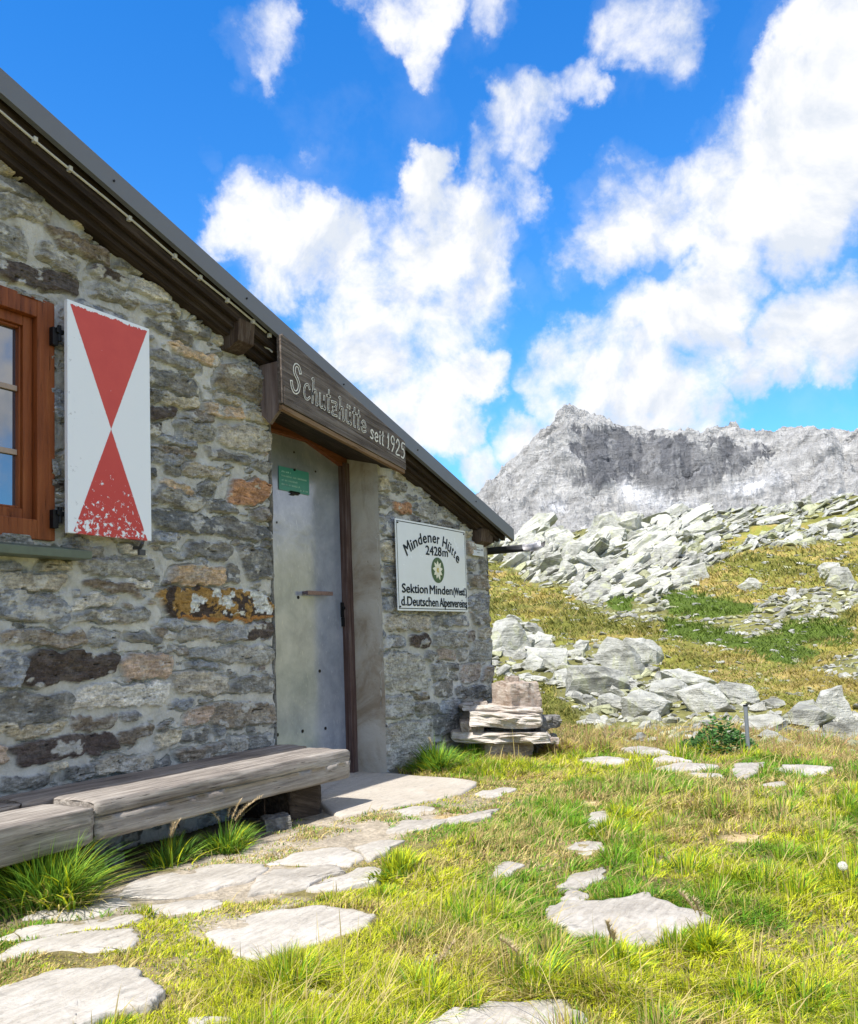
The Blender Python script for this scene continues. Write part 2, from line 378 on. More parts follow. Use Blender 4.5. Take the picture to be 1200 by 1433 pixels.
# ------------------------------------------------------------------ stone hut
YW = 3.67                       # front wall plane
SL = -.3065                     # roof slope along +X
def zroof(x): return 3.644 + SL*(x-2.223)     # upper edge of verge flashing
hut = empty('stone_hut', (4.8, YW, 0)); tag(hut, 'rubble stone mountain hut with sloping verge, metal door and brown window', 'hut')
def reparent(o):
    o.parent = hut; o.location = o.location-hut.location if o.data is not None else o.location; return o
# all hut parts are modelled in world coordinates; shift into the parent's frame
HP = []
def P(o): HP.append(o); return o

STONES = """-5,255,64,277,18,d;-5,283,70,306,22,g;-5,322,35,345,32,g;67,325,150,362,20,b;58,347,107,378,24,g;-5,374,110,402,28,k;88,292,145,328,18,t;131,378,178,398,16,k;163,365,205,380,14,d;
185,395,238,418,20,w;132,400,190,430,16,g;195,428,245,440,12,g;-5,225,40,250,14,t;205,451,270,476,12,d;215,440,300,470,12,d;240,482,310,510,13,n;220,495,275,518,16,g;206,525,275,548,22,d;305,525,377,555,36,n2;
322,508,375,528,16,g;205,552,222,556,14,d;225,558,277,568,14,t;285,570,340,583,16,n;206,575,250,582,15,k;303,556,337,567,8,t;262,582,300,588,11,b;346,582,375,588,14,t;250,603,296,610,25,g;302,607,376,620,28,t2;
207,598,225,600,15,d;222,613,275,625,9,u;208,625,272,637,9,b;285,631,350,645,11,d;208,640,252,646,14,u;255,656,308,664,18,t2;230,657,250,662,11,d;355,650,377,655,14,d;320,688,377,688,31,O;218,688,281,706,24,d;225,672,272,692,9,n;
280,685,298,686,13,d;290,706,330,713,13,d;352,718,377,720,15,b;211,725,377,746,27,D;214,750,245,752,12,u;263,770,320,773,18,d;232,773,257,777,10,g;338,787,377,790,42,d;317,800,330,802,28,d;238,804,313,804,26,n;
229,843,379,847,43,L;248,886,300,886,15,g;303,887,343,887,18,u;344,883,380,884,22,k;228,868,250,872,14,u;218,886,243,888,13,b;263,913,310,915,15,g;310,913,381,920,24,g;263,932,302,932,9,u;172,934,238,934,33,p;
242,957,316,955,26,t2;322,958,381,956,20,d;240,907,258,909,8,b;100,978,238,970,29,w;254,1004,292,1000,22,p;293,1000,381,1000,30,b2;243,986,268,984,10,u;255,1030,290,1025,14,d;300,1022,312,1020,14,u;245,1058,317,1045,18,b2;
338,1040,377,1036,15,d;321,1040,338,1037,20,m;218,1036,248,1030,18,t;-5,808,88,818,24,t2;112,795,216,792,22,g;118,818,198,826,13,b;174,811,215,815,8,w;-5,840,96,860,37,u;100,840,162,843,14,w;100,862,205,864,17,g;
-5,892,117,894,19,b2;118,894,164,895,16,g;180,893,222,898,9,d;36,934,164,932,42,k;-5,930,34,945,46,u;-5,992,103,988,40,d;-5,1022,92,1018,15,t;100,1013,160,1008,16,b;18,1055,166,1035,30,K;168,1035,212,1022,16,b;168,1003,196,1000,10,u;
132,1075,212,1062,22,t2;94,1083,130,1075,18,d;-5,1100,68,1088,20,d;66,1074,96,1070,9,t;-8,1055,10,1055,22,p;80,770,140,775,14,g;60,790,100,792,12,t;
529,675,544,680,22,t;546,680,565,685,14,d;550,662,564,668,14,t;528,700,544,702,16,d;566,697,581,698,8,d;549,710,574,714,15,O;577,712,582,712,17,d;583,712,608,720,24,g;529,735,552,735,32,u;533,772,552,772,30,t;534,803,554,805,22,d;
532,826,548,826,10,d;533,847,556,847,24,u;610,730,640,740,12,d;649,747,658,749,12,t;651,765,661,767,15,p;654,790,663,790,16,d;669,790,679,790,18,d;658,813,680,815,22,b2;663,843,682,844,24,u;536,870,603,873,23,t2;607,870,614,872,22,g;
617,868,654,868,17,u;658,866,683,866,16,d;537,899,567,898,18,u;571,898,599,898,19,k;604,895,652,894,22,g;654,889,663,889,16,b;667,884,686,886,15,t2;659,911,686,910,31,g;595,918,607,919,15,d;611,915,638,915,15,p2;641,915,654,915,14,g;
532,940,597,940,52,m;604,940,624,940,23,g;627,933,640,933,10,d;627,947,640,947,9,d;643,941,670,941,28,p2;674,943,688,943,24,p2;606,963,632,962,22,d;637,966,659,966,12,d;663,969,688,968,18,D;580,974,600,973,9,b;580,993,612,990,20,d;
615,988,642,988,22,u;537,988,577,988,30,m;540,1035,603,1028,46,m;540,1068,590,1058,22,m;606,1015,642,1012,30,d;645,985,660,985,14,g"""

PAL = dict(d=(.13,.13,.125), D=(.09,.095,.10), g=(.20,.20,.19), b=(.15,.115,.085), k=(.060,.042,.036), K=(.065,.045,.042), o=(.42,.20,.08), O=(.50,.22,.075), t=(.36,.31,.21), w=(.46,.44,.40), u=(.17,.19,.23),
           n=(.42,.28,.15), n2=(.20,.16,.10), t2=(.30,.27,.22), p=(.36,.25,.18), L=(.17,.105,.05), m=(.25,.245,.23), b2=(.19,.15,.11), p2=(.24,.19,.16))
PAL = {k: (v if k in 'OL' else tuple(q*f for q, f in zip(v, (1.48, 1.44, 1.36)))) for k, v in PAL.items()}
def wall_layout():
    S = []
    for s in STONES.replace('\n', '').split(';'):
        x0, y0, x1, y1, h, c = s.split(','); x0, y0, x1, y1, h = map(float, (x0, y0, x1, y1, h))
        a = CAM.at(x0, y0, 1, YW); b = CAM.at(x1, y1, 1, YW)
        m0 = CAM.at((x0+x1)/2, (y0+y1)/2-h/2, 1, YW); m1 = CAM.at((x0+x1)/2, (y0+y1)/2+h/2, 1, YW)
        S.append([(a[0]+b[0])/2, (a[2]+b[2])/2, math.hypot(b[0]-a[0], b[2]-a[2])/2+(.009 if x1 < 400 else .001), abs(m0[2]-m1[2])/2+(.006 if x1 < 400 else -.001), math.atan2(b[2]-a[2], b[0]-a[0]), np.array(PAL[c]), c])
    return S
def seg(x, z, st, res):
    pass
def build_wall():
    rn = random.Random(5)
    S = wall_layout()
    occ_n = 60   # occupancy grid 1/60 m for filling gaps
    X0, X1, Z0, Z1 = -3.0, 7.30, -.65, 4.9
    ow, oh = int((X1-X0)*occ_n), int((Z1-Z0)*occ_n)
    occ = np.zeros((ow, oh), bool)
    gx, gz = np.meshgrid(X0+(np.arange(ow)+.5)/occ_n, Z0+(np.arange(oh)+.5)/occ_n, indexing='ij')
    def mark(s, grow=.0):
        dx = gx-s[0]; dz = gz-s[1]; c, n = math.cos(s[4]), math.sin(s[4])
        a = (dx*c+dz*n)/(s[2]+grow); b = (-dx*n+dz*c)/(s[3]+grow)
        return (np.abs(a)**4+np.abs(b)**4) < 1
    for s in S: occ |= mark(s, .006)
    keys = ['g']*6+['d']*6+['t2']*3+['t']*2+['u']*3+['b2']*2+['b', 'k', 'w', 'p', 'n', 'D']
    for (lo, hi, cnt) in ((.10, .22, 900), (.06, .13, 1800), (.03, .07, 3500), (.015, .035, 3500)):
        for _ in range(cnt):
            x = rn.uniform(X0, X1); z = rn.uniform(Z0, min(Z1, zroof(max(x, .3))))
            hl = rn.uniform(lo, hi); hh = hl*rn.uniform(.25, .55); tilt = rn.gauss(0, .07)
            s = [x, z, hl, hh, tilt, None, 'r']
            i0, i1 = int((x-hl-X0)*occ_n), int((x+hl-X0)*occ_n)+1; j0, j1 = int((z-hh-.02-Z0)*occ_n), int((z+hh+.02-Z0)*occ_n)+1
            sl = (slice(max(i0, 0), i1), slice(max(j0, 0), j1))
            dx = gx[sl]-x; dz = gz[sl]-z
            m = ((np.abs(dx)/(hl+.004))**4+(np.abs(dz)/(hh+.003))**4) < 1
            if m.size == 0 or (occ[sl] & m).any(): continue
            ky = rn.choice(keys); s[5] = np.array(PAL[ky])*rn.uniform(.8, 1.2); s[6] = 'r'
            S.append(s)
            m2 = ((np.abs(dx)/(hl+.007))**4+(np.abs(dz)/(hh+.007))**4) < 1
            occ[sl] |= m2
    # mesh columns: fine where the photo looks, coarse to the left
    xs = np.concatenate([np.arange(X0, 2.0, .03), np.arange(2.0, 7.2855, .0062)])
    zs = np.concatenate([np.arange(Z0, 0, .03), np.arange(0, 3.62, .0062), np.arange(3.62, Z1, .03)])
    Xg, Zg = np.meshgrid(xs, zs, indexing='ij')
    # ragged outlines
    wx = (fbm(Xg*11, Zg*11, 3, 3)-.5)*.075+(fbm(Xg*45, Zg*45, 3, 5)-.5)*.026; wz = (fbm(Xg*10, Zg*9, 3, 9)-.5)*.055+(fbm(Xg*36, Zg*50, 3, 11)-.5)*.024
    best = np.full(Xg.shape, 9.); sid = np.full(Xg.shape, -1)
    lu = np.zeros(Xg.shape); lv = np.zeros(Xg.shape)
    for k, s in enumerate(S):
        r = s[2]+.05
        i0, i1 = np.searchsorted(xs, [s[0]-r, s[0]+r]); j0, j1 = np.searchsorted(zs, [s[1]-s[3]-.05-s[2]*abs(math.sin(s[4])), s[1]+s[3]+.05+s[2]*abs(math.sin(s[4]))])
        if i1 <= i0 or j1 <= j0: continue
        sl = (slice(i0, i1), slice(j0, j1))
        dx = Xg[sl]+wx[sl]-s[0]; dz = Zg[sl]+wz[sl]-s[1]; c, n = math.cos(s[4]), math.sin(s[4])
        a = (dx*c+dz*n)/s[2]; b = (-dx*n+dz*c)/s[3]
        rk = random.Random(k*7+1); sh_, tp_ = rk.uniform(-.22, .22), rk.uniform(-.16, .16)
        a = a+sh_*b; b = b*(1+tp_*a)
        d = (np.abs(a)**6+np.abs(b)**6)**(1/6.)
        # convert to a metric rim distance so rims look the same on big and small stones
        dm = 1-(1-d)
        m = dm < best[sl]
        best[sl] = np.where(m, dm, best[sl]); sid[sl] = np.where(m, k, sid[sl]); lu[sl] = np.where(m, a, lu[sl]); lv[sl] = np.where(m, b, lv[sl])
    sz = np.array([s[3] for s in S])[sid]; cs = np.array([s[5] for s in S])[sid]
    rim = (1-best)*sz                        # metres inside the stone
    ins = sst(-.001, .004, rim)*(sid >= 0)
    rn2 = np.array([rn.uniform(.6, 1.35) for _ in S])[sid]
    slope = np.array([rn.uniform(-.5, .5) for _ in S])[sid]
    fol = ridge(Xg*5+sid*3.1, Zg*34+sid*1.7+Xg*4, 4, 2)
    chunk = fbm(Xg*14+sid, Zg*26, 4, 6)
    terr = np.floor(chunk*6+.6*fbm(Xg*50, Zg*50, 2, 8))/6
    crk = ridge(Xg*6+sid*2.7, Zg*22+sid*3.9, 3, 44); crack = sst(.90, .97, crk)*ins*(rim > .006)
    hgt = ins*(.006*rn2+.029*terr*rn2+.010*(fol-.5)+.020*slope*lv*rn2)*sst(0, .012, rim+.004)+ins*.006-crack*.014
    mort = (fbm(Xg*7, Zg*7, 4, 12)-.5)*.022+(fbm(Xg*45, Zg*45, 3, 13)-.5)*.008
    hgt = hgt+mort*(1-.6*ins)
    hgt -= .022*sst(1.2, .0, np.abs(rim+.003)/.006)*sst(.35, .6, vn(Xg*7, Zg*7, 15))
    hgt = np.minimum(hgt, .052)   # shadowed joint line in places
    hgt += (fbm(Xg*1.1, Zg*1.1, 2, 20)-.5)*.03
    # colour
    ct = (.5+fbm(Xg*8+sid*2.3, Zg*26+sid, 4, 22, .6))
    col = cs*ct[..., None]
    warm = sst(.50, .66, fbm(Xg*6+sid*5.3, Zg*11+sid*2.1, 4, 25))[..., None]*.38
    col = col*(1-warm)+np.array([.31, .25, .17])*warm*(.5+cs.mean(-1, keepdims=True)*2.2)
    pale = sst(.52, .66, fbm(Xg*13+sid*1.3, Zg*24+sid*4.1, 4, 28, .6))[..., None]*.45
    col = col*(1-pale)+np.array([.40, .385, .35])*pale
    # the lichen-covered ochre stone
    Lk = [k for k, s in enumerate(S) if s[6] == 'L'][0]; isL = (sid == Lk)
    pn = fbm(Xg*16, Zg*16, 4, 31, .6)
    och = np.array([.34, .20, .06])*np.ones(col.shape); dk = np.array([.065, .045, .035]); wt = np.array([.62, .62, .58])
    cL = np.where((pn > .48)[..., None], och, dk)
    cL = np.where(((lv < -.25) & (pn < .57))[..., None], dk, cL); cL = np.where((lv < -.72)[..., None], np.array([.36, .17, .05]), cL)
    wl = (fbm(Xg*11+3, Zg*11, 4, 33, .65)+.12*sst(-.2, .8, lu)-.12*(lu < -.15)) > .53
    wl &= (lv > -.55)
    cL = np.where(wl[..., None], wt, cL)
    col = np.where(isL[..., None], cL, col)
    # orange stones keep their colour
    for key in ('O',):
        for k, s in enumerate(S):
            if s[6] == key: 
                m = (sid == k)[..., None]; col = np.where(m, np.array(PAL['O'])*(.75+.5*fbm(Xg*30, Zg*40, 3, 35))[..., None], col)
    for k, s in enumerate(S):
        if s[6] in ('K', 'k'):
            m = (sid == k)[..., None]; col = np.where(m, (cs*(.55+.9*fbm(Xg*20, Zg*60, 4, 36)[..., None]))*.8+col*.2, col)
    col = col*(1-.55*crack[..., None])
    mc = np.array([.54, .52, .475])*(.82+.36*fbm(Xg*3, Zg*3, 4, 40))[..., None]
    col = mc*(1-ins[..., None])+col*ins[..., None]
    smear = sst(.63, .68, fbm(Xg*10, Zg*14, 4, 42, .6))[..., None]*.8*(~isL)[..., None]
    col = col*(1-smear)+mc*smear
    lum = col.mean(-1, keepdims=True); col = np.where(isL[..., None], col, lum*.30*np.array([1.0, 1.0, .99])+col*.70)
    C = np.concatenate([col, (ins*(1-smear[..., 0]*.7))[..., None]], -1)
    Y = YW-hgt
    # holes + top line
    ix = (xs[:-1]+xs[1:])/2; iz = (zs[:-1]+zs[1:])/2
    CX, CZ = np.meshgrid(ix, iz, indexing='ij')
    keep = np.ones(CX.shape, bool)
    jag = (fbm(CX*0+2, CZ*14, 3, 50)-.5)*.05
    keep &= ~((CX > 4.205+jag) & (CX < 5.43) & (CZ < np.minimum(2.52, 2.52-(CX-4.95)*.28)) & (CZ > -.2))
    keep &= ~((CX > 1.62) & (CX < 2.615) & (CZ > 1.555) & (CZ < 2.71))
    top = np.where(CX > .3, zroof(CX), zroof(.3)-(.3-CX)*.3)-.09
    keep &= CZ < top
    F = gridfaces(len(xs), len(zs))[keep.ravel()]
    V = np.stack([Xg, Y, Zg], -1).reshape(-1, 3); Cc = C.reshape(-1, 4)
    used = np.unique(F); mp = np.full(len(V), -1); mp[used] = np.arange(len(used))
    return npmesh('front_wall', V[used], mp[F], Cc[used], False)
o = P(link('front_wall', build_wall(), None, MAS))
# jamb return of stone at the left of the doorway, plus backing so the wall has its thickness
def rough_sheet(name, p0, u, v, nu, nv, amp, seed, mat, parent=None, colf=None):
    a = np.linspace(0, 1, nu); b = np.linspace(0, 1, nv); A, B = np.meshgrid(a, b, indexing='ij')
    p0, u, v = map(np.array, (p0, u, v)); n = np.cross(u, v); n = n/np.linalg.norm(n)
    lu, lv = np.linalg.norm(u), np.linalg.norm(v)
    h = (fbm(A*lu*5, B*lv*5, 5, seed)-.5)*amp
    V = p0+A[..., None]*u+B[..., None]*v+h[..., None]*n
    C = None
    if colf is not None: C = colf(A*lu, B*lv).reshape(-1, 4)
    return link(name, npmesh(name, V.reshape(-1, 3), gridfaces(nu, nv), C, True), parent, mat)
P(rough_sheet('door_reveal', (5.43, YW-.028, -.3), (0, .305, 0), (0, 0, 2.75), 30, 240, .022, 61, RENDERM))
def mcol(u, v): 
    c = np.ones(u.shape+(4,)); c[..., :3] = np.array([.30, .285, .25])*(.75+.5*fbm(u*6, v*9, 4, 70))[..., None]; c[..., 3] = .5; return c
P(rough_sheet('stone_return', (4.215, YW+.25, -.3), (0, -.27, 0), (0, 0, 2.84), 24, 200, .03, 62, MAS, None, mcol))
# eave side wall, far side and back walls
def side_col(u, v):
    c = np.ones(u.shape+(4,)); k = fbm(u*2.2, v*6, 3, 75); m = k > .47
    base = np.where(m[..., None], np.array([.17, .165, .155]), np.array([.32, .30, .26])); c[..., :3] = base*(.7+.6*fbm(u*7, v*16, 3, 78))[..., None]; c[..., 3] = m; return c
P(rough_sheet('side_wall', (7.285, YW-.012, -.65), (0, 6.3, 0), (0, 0, 2.58), 240, 120, .05, 80, MAS, None, side_col))
P(rough_sheet('rear_wall', (7.285, YW+6.28, -.65), (-10.3, 0, 0), (0, 0, 2.5), 160, 60, .05, 81, MAS, None, side_col))
P(rough_sheet('far_wall', (-3., YW+6.28, -.65), (0, -6.28, 0), (0, 0, 3.5), 120, 60, .05, 82, MAS, None, side_col))
# roof: two slopes meeting at a ridge left of the picture
XR = .3
def roof_slab():
    bm = bmesh.new()
    y0, y1 = 3.475, YW+6.5
    pr = [(7.49, zroof(7.49)), (XR, zroof(XR)), (-3.5, zroof(XR)-3.8*.3)]
    t = .05
    a = [(x, z-.005) for x, z in pr]; b = [(x, z-t) for x, z in pr[::-1]]
    poly = a+b
    A = [bm.verts.new((p[0], y0, p[1])) for p in poly]; B = [bm.verts.new((p[0], y1, p[1])) for p in poly]
    n = len(poly)
    for i in range(n): bm.faces.new([A[i], B[i], B[(i+1) % n], A[(i+1) % n]])
    bm.faces.new(A[:3]+A[3:]); bm.faces.new((B[:3]+B[3:])[::-1])
    return fin(bm, 'roof', SLATE)
roof = P(roof_slab())
def verge_board(name, y0, y1, t0, t1, mat, x0=XR, x1=7.47, parent=None, bevel=.002):
    if not isinstance(t1, tuple): t1 = (t1, t1)
    return prism(name, [(x0, zroof(x0)-t0), (x1, zroof(x1)-t0), (x1, zroof(x1)-t1[1]), (x0, zroof(x0)-t1[0])], y0, y1, mat, parent, bevel)
P(verge_board('verge_flashing', 3.468, 3.475, .0, .118, SLATE, x1=7.492))
P(verge_board('verge_drip', 3.475, 3.50, .110, .118, SLATE, x1=7.488, bevel=0))
for i, x in enumerate(np.arange(.9, 7.4, .97)):
    bm = bmesh.new(); tube(bm, [(x, 3.462, zroof(x)-.062), (x, 3.470, zroof(x)-.062)], .006, 8); P(fin(bm, 'flashing_screw', BLACK))
P(verge_board('barge_board', 3.53, 3.565, .055, (.245, .135), DARKWOOD, x1=7.42))
P(verge_board('inner_barge_board', 3.565, 3.60, .12, (.30, .165), DARKWOOD, x1=7.36))
P(verge_board('verge_rafter', 3.60, 3.69, .08, (.345, .185), DARKWOOD, x1=7.33))
P(verge_board('roof_boarding', 3.50, YW+6.3, .052, .075, DARKWOOD, x1=7.44, bevel=0))
P(prism('far_barge_board', [(XR, zroof(XR)-.05), (-3.4, zroof(XR)-3.7*.3-.05), (-3.4, zroof(XR)-3.7*.3-.3), (XR, zroof(XR)-.3)], 3.50, 3.60, DARKWOOD))
P(prism('far_verge_flashing', [(XR, zroof(XR)), (-3.5, zroof(XR)-3.8*.3), (-3.5, zroof(XR)-3.8*.3-.118), (XR, zroof(XR)-.118)], 3.468, 3.475, SLATE))
# purlin ends
def purlin(x, z, w, h, y=3.49, name='purlin_end'):
    bm = bmesh.new()
    prof = [(y, z+h/2), (3.8, z+h/2), (3.8, z-h/2), (y+.10, z-h/2), (y+.015, z-h*.28)]
    a = [bm.verts.new((x-w/2, p[0], p[1])) for p in prof]; b = [bm.verts.new((x+w/2, p[0], p[1])) for p in prof]
    bm.faces.new(a); bm.faces.new(b[::-1])
    for i in range(5): bm.faces.new([a[i], b[i], b[(i+1) % 5], a[(i+1) % 5]])
    return fin(bm, name, BEAMWOOD, None, .004)
P(purlin(3.87, 2.90, .14, .17, 3.52)); P(purlin(7.12, 1.925, .24, .15, 3.56))
# gutter along the eave with its open spout sticking out past the wall
def gutter():
    bm = bmesh.new(); n = 14; x, z, r = 7.36, 1.85, .062
    ys = [3.245, 3.46, 3.4601, YW+6.3]
    prs = []
    for j, y in enumerate(ys):
        rr = r if j > 1 else r*1.0
        prs.append([bm.verts.new((x+rr*math.cos(math.pi+math.pi*k/n), y, z+rr*math.sin(math.pi+math.pi*k/n)-(0 if j else 0))) for k in range(n+1)])
    for j in range(3):
        for k in range(n): bm.faces.new([prs[j][k], prs[j][k+1], prs[j+1][k+1], prs[j+1][k]])
    bmesh.ops.solidify(bm, geom=bm.faces[:], thickness=.004)
    return fin(bm, 'gutter', ZINC, None, 0, True)
P(gutter())
bm = bmesh.new(); n = 14; pr = []
for y, r, dz in ((3.30, .066, 0), (3.19, .066, 0), (3.12, .066, 0)):
    k0 = 0 if y > 3.15 else 4
    pr.append([bm.verts.new((7.36+r*math.cos(math.pi+math.pi*k/n), y+(.10*abs(k-7)/7. if y < 3.15 else 0)*0, 1.85+r*math.sin(math.pi+math.pi*k/n)+(.03 if (y < 3.15) else 0))) for k in range(n+1)])
for j in range(2):
    for k in range(n): bm.faces.new([pr[j][k], pr[j][k+1], pr[j+1][k+1], pr[j+1][k]])
bmesh.ops.solidify(bm, geom=bm.faces[:], thickness=.004)
P(fin(bm, 'gutter_spout', ZINCL, None, 0, True))
# ---- porch box over the door
brd = [CAM.at(x, y, 1, 3.45) for x, y in ((398, 477), (397, 540), (397, 565), (567, 657), (568, 622))]
bx0, bx1 = 4.115, 5.54
zb0, zb1 = 2.508, 2.305             # bottom edge of the sign board
zt0, zt1 = zroof(bx0)-.10, zroof(bx1)-.10
bm = bmesh.new(); q = []
for (x, zf) in ((4.135, zb0-.004), (bx1-.02, zb1-.004)):
    q.append([bm.verts.new((x, y, z)) for y, z in ((3.487, zf), (3.955, zf+.13), (3.955, zf+.19), (3.487, zf+.07))])
bm.faces.new(q[0]); bm.faces.new(q[1][::-1])
for i in range(4): bm.faces.new([q[0][i], q[1][i], q[1][(i+1) % 4], q[0][(i+1) % 4]])
P(fin(bm, 'lintel_soffit', DARKWOOD, None, .003))
P(prism('lintel_edge', [(bx0-.01, zb0-.035), (bx1-.01, zb1-.03), (bx1-.01, zb1-.002), (bx0-.01, zb0-.002)], 3.455, 3.486, EDGEWOOD, None, .004))
# pointed cheek board on the left side of the porch box
bm = bmesh.new(); xa = 4.125; pr = [(3.672, 2.80), (3.485, 2.80), (3.485, 2.50), (3.585, 2.405), (3.672, 2.50)]
a = [bm.verts.new((xa, p[0], p[1])) for p in pr]; b = [bm.verts.new((xa+.03, p[0], p[1])) for p in pr]
bm.faces.new(a); bm.faces.new(b[::-1])
for i in range(5): bm.faces.new([a[i], b[i], b[(i+1) % 5], a[(i+1) % 5]])
CHEEK = mat_wood('cheek_wood', (.08, .05, .045), (.16, .12, .11), (.26, .21, .20), 2)
P(fin(bm, 'porch_cheek', CHEEK, None, .003))
# ---- door frame and door
P(box('door_jamb', (5.362, 3.905, -.02), (5.432, 3.985, 2.40), JAMBWOOD, None, .005))
P(box('door_jamb', (4.15, 3.935, -.02), (4.23, 4.0, 2.50), JAMBWOOD, None, .005))
P(prism('door_head', [(4.2, 2.497), (4.955, 2.497), (5.365, 2.375), (5.425, 2.36), (5.425, 2.47), (4.97, 2.60), (4.2, 2.60)], 3.925, 3.964, HEADWOOD, None, .004))
dY = 3.965
door = prism('door', [(4.22, .03), (5.360, .03), (5.360, 2.385), (4.95, 2.50), (4.22, 2.50)], dY, dY+.05, ALU, None, 0)
P(door)
DZ = lambda x, y: CAM.at(x, y, 1, dY)
def door_px(x, y, d=0): p = CAM.at(x, y, 1, dY-d); return p[0], p[2]
for (x, y) in ((387, 731), (417, 836), (447, 939), (388, 1028), (423, 1023), (455, 1019), (411, 633), (441, 660)):
    X, Z = door_px(x, y); bm = bmesh.new(); tube(bm, [(X, dY-.004, Z), (X, dY+.002, Z)], .012 if y > 740 else .008, 12)
    b_ = fin(bm, 'bolt_head', BLACK if y != 731 else ZINC); P(b_); b_['_p'] = 'door'
X0_, Z0_ = door_px(429, 829, .05); X1_, Z1_ = door_px(462, 830, .05)
bm = bmesh.new(); boxmesh(bm, (X0_, dY-.062, Z0_-.016), (X1_+.02, dY-.040, Z0_+.014)); boxmesh(bm, (X0_+.01, dY-.04, Z0_-.012), (X0_+.035, dY+.001, Z0_+.012))
h = fin(bm, 'door_handle', STEELH, None, .004); P(h); h['_p'] = 'door'
X, Z = door_px(478, 853)
bm = bmesh.new(); boxmesh(bm, (X-.018, dY-.016, Z-.06), (X+.018, dY+.001, Z+.055)); boxmesh(bm, (X-.014, dY-.03, Z+.0), (X+.09, dY-.0165, Z+.022)); boxmesh(bm, (X-.012, dY-.02, Z-.13), (X+.012, dY+.001, Z-.062))
h = fin(bm, 'door_latch', BLACK, None, .003); P(h); h['_p'] = 'door'
X, Z = door_px(411, 690)
bm = bmesh.new(); boxmesh(bm, (X-.055, dY-.008, Z-.004), (X+.06, dY-.001, Z+.012)); boxmesh(bm, (X-.035, dY-.0085, Z-.013), (X+.045, dY-.0015, Z-.0045)); boxmesh(bm, (X-.05, dY-.0088, Z-.021), (X-.005, dY-.0015, Z-.0135))
h = fin(bm, 'name_strip', BLACK); P(h); h['_p'] = 'door'
# ---- window
wf = box('window', (1.62, 3.72, 1.555), (2.615, 3.80, 2.705), FRAMEWOOD, None, 0)
bpy.data.objects.remove(wf)
def frame(name, x0, x1, z0, z1, w, y0, y1, mat):
    bm = bmesh.new()
    boxmesh(bm, (x0, y0, z0), (x0+w, y1, z1)); boxmesh(bm, (x1-w, y0, z0), (x1, y1, z1))
    boxmesh(bm, (x0+w+.0005, y0+.0015, z0), (x1-w-.0005, y1, z0+w)); boxmesh(bm, (x0+w+.0005, y0+.0015, z1-w), (x1-w-.0005, y1, z1))
    return fin(bm, name, mat, None, .004)
win = P(frame('window', 1.61, 2.632, 1.54, 2.722, .095, 3.655, 3.74, FRAMEWOOD))
s1 = P(frame('sash', 1.706, 2.536, 1.636, 2.626, .05, 3.69, 3.755, FRAMEWOOD)); s1['_p'] = 'window'
s2 = P(frame('bead', 1.757, 2.485, 1.687, 2.575, .012, 3.705, 3.75, FRAMEWOOD)); s2['_p'] = 'window'
bm = bmesh.new()
for z in (2.268, 1.958): boxmesh(bm, (1.77, 3.716, z-.013), (2.473, 3.728, z+.013))
boxmesh(bm, (2.105, 3.7155, 1.70), (2.135, 3.729, 2.564))
MUNT = plain('muntin_paint', (.36, .27, .22), .5)
s3 = P(fin(bm, 'muntins', MUNT, None, .002)); s3['_p'] = 'window'
s4 = P(box('pane', (1.765, 3.731, 1.695), (2.478, 3.739, 2.568), GLASS, None, 0)); s4['_p'] = 'window'
bm = bmesh.new(); v = boxmesh(bm, (1.48, 3.555, 1.452), (2.765, 3.72, 1.492))
for q in v:
    if q.co.y > 3.6 and q.co.z > 1.47: q.co.z += .035
P(fin(bm, 'window_sill', SILLM, None, .003))
# ---- shutter with its iron hinges and stay
sh = [CAM.at(x, y, 1, 3.60) for x, y in ((88, 420), (203, 460), (210, 757), (93, 747))]
sx0, sx1 = (sh[0][0]+sh[3][0])/2, (sh[1][0]+sh[2][0])/2; sz0, sz1 = (sh[2][2]+sh[3][2])/2, (sh[0][2]+sh[1][2])/2
SHM = mat_shutter(sx0, sx1, sz0, sz1)
shut = P(box('shutter', (sx0, 3.578, sz0), (sx1, 3.603, sz1), SHM, None, .003))
for px, py in ((75, 465), (75, 722)):
    p = CAM.at(px, py, 1, 3.61); z = p[2]
    bm = bmesh.new(); boxmesh(bm, (2.600, 3.625, z-.055), (2.630, 3.654, z+.035)); boxmesh(bm, (2.628, 3.615, z+.005), (sx0+.01, 3.628, z+.028)); boxmesh(bm, (sx0-.03, 3.6151, z+.01), (sx0-.005, 3.66, z+.035))
    tube(bm, [(2.638, 3.628, z-.03), (2.638, 3.628, z+.05)], .011, 8)
    h = P(fin(bm, 'hinge', BLACK, None, .002)); h['_p'] = 'shutter'
p = CAM.at(196, 768, 1, 3.6)
bm = bmesh.new(); tube(bm, [(p[0], 3.66, p[2]+.01), (p[0], 3.60, p[2]+.005), (p[0]-.005, 3.575, p[2]+.03)], .010, 8); boxmesh(bm, (p[0]-.02, 3.58, p[2]-.035), (p[0]+.02, 3.598, p[2]-.005))
h = P(fin(bm, 'shutter_stay', ZINC, None, .002)); h['_p'] = 'shutter'
# shift hut parts into the frame of the parent and nest the sub-parts
named = {'door': door, 'window': win, 'shutter': shut}
for o in HP:
    k = o.get('_p')
    par = named[k] if k else hut
    if k: del o['_p']
    o.data.transform(Matrix.Translation(-hut.location)); o.parent = par
# shader coordinates moved with the mesh: the shutter mask must follow
# (its paint is laid out in the shifted frame)
mm = mat_shutter(sx0-hut.location.x, sx1-hut.location.x, sz0, sz1); shut.data.materials[0] = mm

